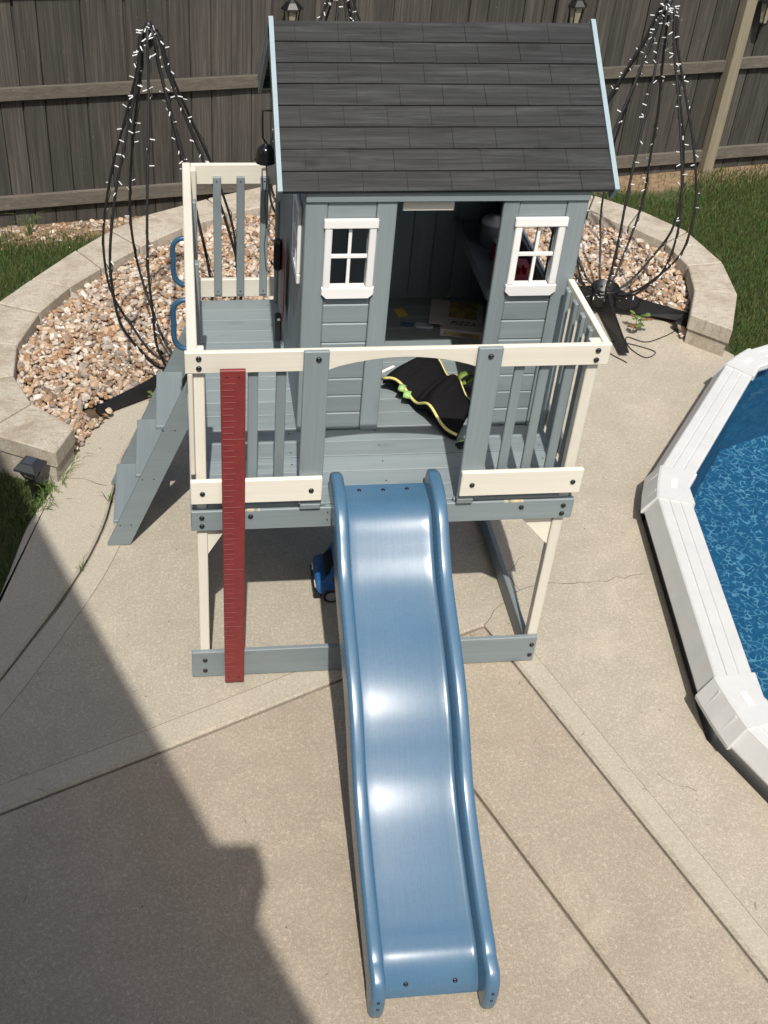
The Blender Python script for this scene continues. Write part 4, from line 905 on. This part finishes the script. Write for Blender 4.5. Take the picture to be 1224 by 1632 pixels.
# black float vest on the deck
def vest():
    T = tag(empty('swim_vest', (0.93, 0.58, 0.90)), 'black padded swim vest with yellow-green piping lying in the doorway', 'swim vest')
    fab = NB('black_fabric'); v = fab.coords(rnd=False); f = fab.noise(v, 260, 3); fab.color(fab.ramp(f, [(0.3, (0.006, 0.006, 0.007)), (0.7, (0.014, 0.0135, 0.015))])); fab.rough(0.9); fab.b.inputs['Specular IOR Level'].default_value = 0.12; fab.bump(f, 0.4, 0.001)
    A, B, Cc, Dd = np.array((0.77, 0.70)), np.array((0.99, 0.86)), np.array((1.13, 0.56)), np.array((1.015, 0.345))   # near-left, far-left, far-right, near-right
    nu, nv_ = 60, 20; V = []; top = []
    def h(u, w):
        seg = [0, 0.2, 0.42, 0.5, 0.72, 1.0]; k = 0
        for a, b in zip(seg[:-1], seg[1:]):
            if a <= u <= b: k = math.sin(math.pi * (u - a) / (b - a)) ** 0.45 * 0.016
        return 0.05 + 0.075 * math.exp(-((u - 0.66) / 0.17) ** 2) + 0.055 * math.exp(-((u - 0.12) / 0.2) ** 2) + k * 1.15 * (1 - abs(2 * w - 1) ** 5) - 0.016 * abs(2 * w - 1) ** 3
    def P(u, w):
        e0 = A + (Dd - A) * u + np.array((0.03, 0.03)) * math.sin(math.pi * u * 2) * 0.6; e1 = B + (Cc - B) * u + np.array((0.02, 0.03)) * math.sin(math.pi * u * 2.0) * 0.6
        return e0 + (e1 - e0) * w
    G = [[(*P(i / nu, j / nv_), 0.9 + h(i / nu, j / nv_)) for j in range(nv_ + 1)] for i in range(nu + 1)]
    V = [p for r in G for p in r]; n = len(V); V += [(p[0], p[1], max(0.903, p[2] - 0.026)) for p in V]; F = []; s_ = nv_ + 1
    for i in range(nu):
        for j in range(nv_):
            q = [i * s_ + j, i * s_ + j + 1, (i + 1) * s_ + j + 1, (i + 1) * s_ + j]; F += [q, [a + n for a in q[::-1]]]
    for i in range(nu): F += [[i * s_, (i + 1) * s_, n + (i + 1) * s_, n + i * s_], [i * s_ + nv_, n + i * s_ + nv_, n + (i + 1) * s_ + nv_, (i + 1) * s_ + nv_]]
    for j in range(nv_): F += [[j, n + j, n + j + 1, j + 1], [nu * s_ + j, nu * s_ + j + 1, n + nu * s_ + j + 1, n + nu * s_ + j]]
    fixn(mk('padding', V, F, fab.m, T, True))
    PIP = plain('yellow_piping', (0.66, 0.60, 0.22), 0.6); LIME = plain('lime_webbing', (0.33, 0.55, 0.20), 0.6)
    tube('piping', [(p[0], p[1], p[2] + 0.001) for p in [G[i][0] for i in range(0, nu + 1, 2)]], 0.006, PIP, T, 6); tube('piping', [(p[0], p[1], p[2] + 0.001) for p in [G[i][nv_] for i in range(0, nu + 1, 2)]], 0.0045, PIP, T, 6)
    def strap(P_, w, mat, up=(0, 0, 1)):
        P_ = catmull(P_, 5); V = []; F = []
        for i, p in enumerate(P_):
            t = Vector(P_[min(i + 1, len(P_) - 1)]) - Vector(P_[max(i - 1, 0)]); s = t.cross(Vector(up)).normalized() * w / 2
            V += [Vector(p) + s, Vector(p) - s]
        nn = len(V); V += [v + Vector((0, 0, 0.003)) for v in V]
        for i in range(len(P_) - 1):
            a = 2 * i; F += [[a, a + 1, a + 3, a + 2], [nn + a, nn + a + 2, nn + a + 3, nn + a + 1], [a, a + 2, nn + a + 2, nn + a], [a + 1, nn + a + 1, nn + a + 3, a + 3]]
        return fixn(mk('strap', V, F, mat, T, True))
    def band_loop(p, u, r, w, mat):
        u = Vector(u).normalized(); v = Vector((-u.y, u.x, 0)); c = Vector(p) + u * r * 0.8 + Vector((0, 0, 0.002)); n = 18; V = []; F = []
        for k in range(n):
            a = 2 * math.pi * k / n
            for rr_ in (r, r - 0.003):
                for s2 in (-1, 1): V.append(c + u * rr_ * math.cos(a) + Vector((0, 0, rr_ * 0.7 * math.sin(a))) + v * s2 * w / 2)
        for k in range(n):
            a, b = 4 * k, 4 * ((k + 1) % n); F += [[a, a + 1, b + 1, b], [a + 2, b + 2, b + 3, a + 3], [a, b, b + 2, a + 2], [a + 1, a + 3, b + 3, b + 1]]
        return fixn(mk('strap_loop', V, F, mat, T, True))
    band_loop(G[14][0], (-0.5, -0.85, 0), 0.019, 0.024, LIME); band_loop(G[18][0], (-0.3, -0.95, 0), 0.020, 0.030, LIME)
    band_loop(G[42][nv_], (0.9, 0.3, 0), 0.034, 0.03, plain('olive_webbing', (0.16, 0.22, 0.05), .6))
    rotbox('buckle', (1.035, 0.318, 0.907), 0.05, 0.035, 0.012, 0.3, 0, M['black'], T, 0.004); rotbox('clip', (1.05, 0.34, 0.909), 0.05, 0.014, 0.006, 0.2, 0, LIME, T)
    rotbox('tag', (0.80, 0.762, 0.978), 0.075, 0.014, 0.002, 0.62, 0, M['white_x'], T, 0.0005); rotbox('logo', (0.96, 0.70, 0.974), 0.026, 0.007, 0.0015, 0.3, 0, CARD, T, 0.0004)
vest()

# toy car under the deck
def toy_car():
    T = tag(empty('toy_car', (0.66, 0.46, 0)), 'blue plastic toy car parked under the deck beside the slide', 'toy car')
    CB = plain('car_blue', (0.022, 0.115, 0.30), 0.25); L_, W = 0.32, 0.19; x0, y0 = 0.493, 0.375
    prof = [(0.02, 0.03), (0.004, 0.05), (0.0, 0.08), (0.006, 0.105), (0.03, 0.118), (0.05, 0.125), (0.075, 0.175), (0.10, 0.192), (0.22, 0.195), (0.27, 0.18), (0.31, 0.12), (0.32, 0.07), (0.31, 0.035)]
    poly = [(x0 + a, 0.012 + b) for a, b in catmull(prof, 3)]
    prism('body', poly, 'y', y0, y0 + W, CB, T, 0.022, 4, True)
    V = [(x0 + 0.046, y0 + 0.03, 0.134), (x0 + 0.046, y0 + W - 0.03, 0.134), (x0 + 0.078, y0 + W - 0.04, 0.185), (x0 + 0.078, y0 + 0.04, 0.185)]; V += [(a - 0.004, b, c + 0.006) for a, b, c in V]
    fixn(mk('windscreen', V, [[0, 1, 2, 3], [4, 5, 6, 7], [0, 1, 5, 4], [1, 2, 6, 5], [2, 3, 7, 6], [3, 0, 4, 7]], M['blackgloss'], T))
    prism('side_window', [(x0 + 0.068, 0.135), (x0 + 0.092, 0.188), (x0 + 0.2, 0.19), (x0 + 0.2, 0.135)], 'y', y0 - 0.002, y0 + 0.004, M['blackgloss'], T, 0.001, 1)
    for yy in (y0 + 0.018, y0 + W - 0.06): rotbox('headlight', (x0 + 0.003, yy + 0.02, 0.085), 0.012, 0.04, 0.02, 0, 0, plain('headlamp', (0.75, 0.75, 0.6), 0.2), T, 0.004)
    prism('bumper', [(x0 - 0.006, 0.035), (x0 - 0.008, 0.06), (x0 + 0.002, 0.07), (x0 + 0.03, 0.035)], 'y', y0 + 0.005, y0 + W - 0.005, M['black'], T, 0.004, 2)
    for wx in (0.072, 0.25):
        for yy in (y0 - 0.004, y0 + W - 0.022):
            V, F = lathe_vf([(0.02, 0), (0.036, 0.0), (0.041, 0.005), (0.041, 0.021), (0.036, 0.026), (0.02, 0.026)], (0, 0, 0), 20); w_ = fixn(mk('wheel', [(x0 + wx + a, yy + c, 0.041 + b) for a, b, c in V], F, M['black'], T, False))
            V, F = lathe_vf([(0.026, -0.0015), (0.025, -0.003), (0.012, -0.001), (0.008, -0.004), (0.001, -0.004)], (0, 0, 0), 16); fixn(mk('rim', [(x0 + wx + a, yy + c, 0.041 + b) for a, b, c in V], F, GREYP, w_))
toy_car()

# solar path light by the left wall end
def path_light():
    x, y = -0.805, 1.22; T = tag(empty('path_light', (x, y, -0.05)), 'square black solar path light in the grass by the wall end', 'path light'); z = 0.15
    def sq(r, zz, rot=0.35): return [(x + r * math.cos(rot + math.pi / 2 * k), y + r * math.sin(rot + math.pi / 2 * k), zz) for k in range(4)]
    def loft(name, rings, mat):
        V = [v for r, zz in rings for v in sq(r, zz)]; F = []
        for i in range(len(rings) - 1): F += [[i * 4 + k, i * 4 + (k + 1) % 4, i * 4 + 4 + (k + 1) % 4, i * 4 + 4 + k] for k in range(4)]
        F += [list(range(4))[::-1], [4 * (len(rings) - 1) + k for k in range(4)]]; return fixn(mk(name, V, F, mat, T))
    GR = plain('dark_grey_plastic', (0.028, 0.030, 0.034), 0.45)
    loft('cap', [(0.082, z), (0.082, z + 0.012), (0.045, z + 0.035), (0.044, z + 0.038)], GR); loft('solar_panel', [(0.036, z + 0.0382), (0.036, z + 0.040)], plain('solar_cell', (0.05, 0.055, 0.07), 0.15))
    loft('lens', [(0.032, z - 0.055), (0.055, z - 0.001)], M['glass'])
    V, F = join([tube_vf([a, b], 0.004, 6) for a, b in zip(sq(0.034, z - 0.055), sq(0.060, z - 0.001))] + [tube_vf([a, b], 0.003, 5) for a, b in zip(sq(0.046, z - 0.028), sq(0.046, z - 0.028)[1:] + sq(0.046, z - 0.028)[:1])]); mk('cage', V, F, M['black'], T)
    loft('foot', [(0.012, -0.08), (0.014, z - 0.075), (0.036, z - 0.064), (0.036, z - 0.056)], M['black'])
path_light()
# small plants
LEAF = plain('leaf_green', (0.10, 0.16, 0.035), 0.5, var=0.4, vscale=20); LEAFR = plain('leaf_reddish', (0.20, 0.10, 0.04), 0.5, var=0.3, vscale=20)
def seedling(x, y, z, label, n=9, size=0.04, seed=1, h=0.10):
    r_ = random.Random(seed); T = tag(empty('seedling', (x, y, z)), label, 'plant'); stems = []
    for k in range(3):
        tip = (x + r_.uniform(-.03, .03), y + r_.uniform(-.03, .03), z + h * r_.uniform(.7, 1)); stems.append(tube_vf([(x, y, z), ((x + tip[0]) / 2 + .005, (y + tip[1]) / 2, z + h * .5), tip], 0.0022, 5))
    V, F = join(stems); mk('stem', V, F, LEAF, T)
    for k in range(n):
        a = r_.uniform(0, 6.28); q = Vector((x + r_.uniform(-.045, .045), y + r_.uniform(-.04, .04), z + r_.uniform(.3, 1) * h)); u = Vector((math.cos(a), math.sin(a), r_.uniform(-.3, .4))).normalized(); w = u.cross(Vector((0, 0, 1))).normalized(); s = size * r_.uniform(.7, 1.2)
        V = [q, q + u * s * .35 + w * s * .32, q + u * s * .6 + w * s * .18, q + u * s * .75 + w * s * .26, q + u * s, q + u * s * .75 - w * s * .26, q + u * s * .6 - w * s * .18, q + u * s * .35 - w * s * .32, q + u * s * .55 + Vector((0, 0, s * .12))]
        mk('leaf', V, [[8, i, (i + 1) % 8] for i in range(8)], LEAFR if r_.random() < .25 else LEAF, T)
seedling(2.70, 2.56, 0.0, 'small lobed-leaf maple seedling beside the right light tree base', 12, 0.055, 2, 0.13)
seedling(-0.22, 1.93, 0.0, 'small pale weed growing behind the ladder', 8, 0.045, 5, 0.08)
def weed(x, y, z, label, n, seed, hh=0.07):
    r_ = random.Random(seed); T = tag(empty('weed', (x, y, z)), label, 'weed'); V = []; F = []
    for k in range(n):
        a = r_.uniform(0, 6.28); h = hh * r_.uniform(.5, 1.2); l = h * r_.uniform(.3, 1.1); bx, by = x + r_.uniform(-.012, .012), y + r_.uniform(-.012, .012); u = Vector((math.cos(a), math.sin(a), 0)); w = Vector((-u.y, u.x, 0)) * 0.0022
        b = Vector((bx, by, z)); m_ = b + u * l * .45 + Vector((0, 0, h * .8)); t = b + u * l + Vector((0, 0, h * .75)); n0 = len(V); V += [b - w, b + w, m_ + w, m_ - w, t]; F += [[n0, n0 + 1, n0 + 2, n0 + 3], [n0 + 3, n0 + 2, n0 + 4]]
    mk('blade', V, F, LEAF, T); return T
weed(-0.43, 1.13, 0.0, 'thin green weed in the patio joint by the ladder foot', 7, 1); weed(-0.545, 0.64, 0.0, 'thin grass weed in the curved patio joint at the shade edge', 8, 2, 0.06)
def tufts(pts, hh, label):
    V = []; F = []
    for x, y in pts:
        for k in range(26):
            a = random.uniform(0, 6.28); h = hh * random.uniform(.45, 1.2); l = h * random.uniform(.3, 1.1); b = Vector((x + random.uniform(-.02, .02), y + random.uniform(-.03, .03), -0.05)); u = Vector((math.cos(a), math.sin(a), 0)); w = Vector((-u.y, u.x, 0)) * 0.0022
            m_ = b + u * l * .45 + Vector((0, 0, h * .8)); t = b + u * l + Vector((0, 0, h * .75)); n0 = len(V); V += [b - w, b + w, m_ + w, m_ - w, t]; F += [[n0, n0 + 1, n0 + 2, n0 + 3], [n0 + 3, n0 + 2, n0 + 4]]
    return tag(mk('grass_tufts', V, F, LEAF), label, 'grass', kind='stuff')
tufts([(-0.67, 1.36), (-0.71, 1.20), (-0.74, 1.13), (-0.63, 1.46), (-0.77, 1.06), (-0.70, 1.27)], 0.10, 'long grass tufts in the gap between patio edge and wall end')
weed(-1.12, 4.22, -0.14, 'dry grass clump at the foot of the fence', 30, 40, 0.16)
V = []; F = []
for k in range(170):
    x = random.uniform(-1.0, 2.3); y = random.uniform(-1.7, 2.2)
    if (x - POOL[0]) ** 2 + (y - POOL[1]) ** 2 < 2.75 ** 2 or (0.45 < x < 0.9 and -1.5 < y < 0.1) or x < -0.75: continue
    n0 = len(V)
    if random.random() < 0.45:
        a = random.uniform(0, 6.28); l = random.uniform(0.008, 0.035); w = 0.0011; u = Vector((math.cos(a), math.sin(a), 0)) * l; q = Vector((-u.y, u.x, 0)).normalized() * w; b = Vector((x, y, 0.0022)); m_ = b + u * .5 + q * random.uniform(-4, 4)
        V += [b - q, b + q, m_ + q, m_ - q, b + u + q, b + u - q]; F += [[n0, n0 + 1, n0 + 2, n0 + 3], [n0 + 3, n0 + 2, n0 + 4, n0 + 5]]
    else:
        r = random.uniform(0.0018, 0.0045); V += [(x + r, y, .001), (x, y + r, .001), (x - r, y, .001), (x, y - r, .001), (x, y, .001 + r)]; F += [[n0, n0 + 1, n0 + 4], [n0 + 1, n0 + 2, n0 + 4], [n0 + 2, n0 + 3, n0 + 4], [n0 + 3, n0, n0 + 4]]
tag(mk('debris', V, F, plain('dry_debris', (0.16, 0.125, 0.09), 0.9, var=0.6, vscale=3)), 'scattered grit and dry grass bits on the concrete', 'debris', kind='stuff')
# spot lamp and cable near the right tree
spt = tag(empty('spot_lamp', (2.98, 2.57, 0)), 'small black solar spot lamp against the right wall end', 'lamp'); rotbox('head', (2.98, 2.575, 0.045), 0.085, 0.06, 0.06, 0.5, 0.5, M['black'], spt, 0.012); rotbox('panel', (2.975, 2.565, 0.072), 0.06, 0.035, 0.004, 0.5, 0.5, M['blackgloss'], spt, 0.001); rotbox('foot', (2.98, 2.58, 0.008), 0.05, 0.04, 0.015, 0.5, 0, M['black'], spt)
cb = tube('cable', catmull([(2.95, 2.56, 0.006), (2.86, 2.50, 0.006), (2.72, 2.44, 0.006), (2.62, 2.50, 0.006), (2.60, 2.38, 0.006), (2.66, 2.27, 0.006), (2.74, 2.33, 0.006), (2.62, 2.42, 0.006), (2.50, 2.45, 0.006), (2.45, 2.35, 0.006), (2.53, 2.22, 0.006)], 6), 0.0028, M['cable'], None, 6)
tag(cb, 'thin dark cable looping over the concrete by the right tree base', 'cable')

# ================================================================== HOUSE BEHIND THE CAMERA (casts the big shade)
HZ = 4.5; ln = Vector((0.4, -0.917)).normalized(); nn = Vector((0.917, 0.4)).normalized()
P0 = Vector((-0.72, 0.90)) - Vector((0.055, 0.675)) * (HZ + 0.16)
hs = tag(empty('house', (-3.0, -4.5, 0)), 'house behind the photographer whose eave shades the lower left patio', 'house')
def hq(s, d): q = P0 + ln * s + nn * d; return (q.x, q.y)
def hbox(name, s0, s1, d0, d1, z0, z1, mat): return prism(name, [hq(s0, d0), hq(s1, d0), hq(s1, d1), hq(s0, d1)], 'z', z0, z1, mat, hs)
SIDE = plain('house_siding', (0.48, 0.45, 0.40), 0.7); ROOFM = plain('house_roof', (0.06, 0.055, 0.05), 0.9)
hbox('eave', -2.2, 7.0, -4.5, 0.0, HZ, HZ + 0.16, ROOFM)
camS = (Vector((cam.location.x, cam.location.y)) - P0).dot(ln); camD = (Vector((cam.location.x, cam.location.y)) - P0).dot(nn)
hbox('wall', -1.9, camS - 0.55, -0.50, -0.32, -0.1, HZ - 0.002, SIDE); hbox('wall', camS + 0.95, 6.8, -0.50, -0.32, -0.1, HZ - 0.002, SIDE)
hbox('wall', camS - 0.549, camS + 0.949, -0.50, -0.32, -0.1, 2.75, SIDE); hbox('wall', camS - 0.549, camS + 0.949, -0.50, -0.32, 4.15, HZ - 0.002, SIDE)
hbox('window_sill', camS - 0.57, camS + 0.97, -0.36, -0.27, 2.751, 2.79, M['white_x'])
# photographer leaning out of that window, holding the phone behind the lens
def person():
    R = cam.rotation_euler.to_matrix(); Cc = Vector(cam.location); view = R @ Vector((0, 0, -1)); up = R @ Vector((0, 1, 0)); rt = R @ Vector((1, 0, 0))
    T = tag(empty('person', (Cc.x - 0.6, Cc.y - 0.7, 2.75)), 'person leaning out of the upper window holding a phone', 'person')
    N3 = Vector((nn.x, nn.y, 0)); phone_c = Cc - view * 0.08 - up * 0.085 - rt * 0.07
    head = Cc - view * 0.34 - rt * 0.055 - N3 * 0.02 + Vector((0, 0, -0.05)); neck = head - Vector((0, 0, 0.17)) - N3 * 0.06; chest = neck - Vector((0, 0, 0.20)) - N3 * 0.16; pel = chest - Vector((0, 0, 0.30)) - N3 * 0.22
    L3 = Vector((ln.x, ln.y, 0)); shl = neck - Vector((0, 0, 0.06)) - N3 * 0.05 - L3 * 0.17; shr = neck - Vector((0, 0, 0.06)) - N3 * 0.05 + L3 * 0.17
    hl = phone_c - rt * 0.10 - view * 0.02 + up * 0.01; hr = phone_c + rt * 0.085 - view * 0.02 - up * 0.03
    el = (shl + hl) / 2 - Vector((0, 0, 0.14)); er = (shr + hr) / 2 - Vector((0, 0, 0.14))
    J_ = [(pel, .15, None), (chest, .14, 0), (neck, .06, 1), (head, .088, 2), (head + Vector((0, 0, .10)), .065, 3), (shl, .065, 1), (el, .045, 5), (hl - (hl - el).normalized() * .07, .03, 6), (hl, .034, 7), (shr, .065, 1), (er, .045, 9), (hr - (hr - er).normalized() * .07, .03, 10), (hr, .034, 11)]
    rad = [j[1] for j in J_]; E = [(j[2], i) for i, j in enumerate(J_) if j[2] is not None]; V = [j[0] for j in J_]
    for hand, sgn in ((8, 1), (12, -1)):
        for f in range(5):
            q = V[hand] + up * (0.045 - f * 0.02) + rt * sgn * 0.012; t = q + rt * sgn * (0.045 if f else 0.03) - view * 0.012; i0 = len(V); V += [q, t]; rad += [0.010, 0.008]; E += [(hand, i0), (i0, i0 + 1)]
    off = wloc(T); me = bpy.data.meshes.new('body'); me.from_pydata([tuple(v - off) for v in V], E, []); o = bpy.data.objects.new('body', me); link(o, T); me.materials.append(plain('dark_shirt', (0.10, 0.10, 0.13), 0.8))
    md = o.modifiers.new('skin', 'SKIN'); sv = me.skin_vertices[0].data
    for i, r in enumerate(rad): sv[i].radius = (r, r)
    sv[0].use_root = True; sd = o.modifiers.new('sub', 'SUBSURF'); sd.levels = 1; sd.render_levels = 1
    V, F = cbox(-0.085, 0.075, -0.034, 0.05, -0.009, -0.001, 0.002); ph = tag(empty('phone', tuple(phone_c)), 'phone held up in the hands at the upper window', 'phone')
    fixn(mk('case', [phone_c + R @ Vector((v[0], v[1], 0.0)) + view * v[2] for v in V], F, M['black'], ph))
person()
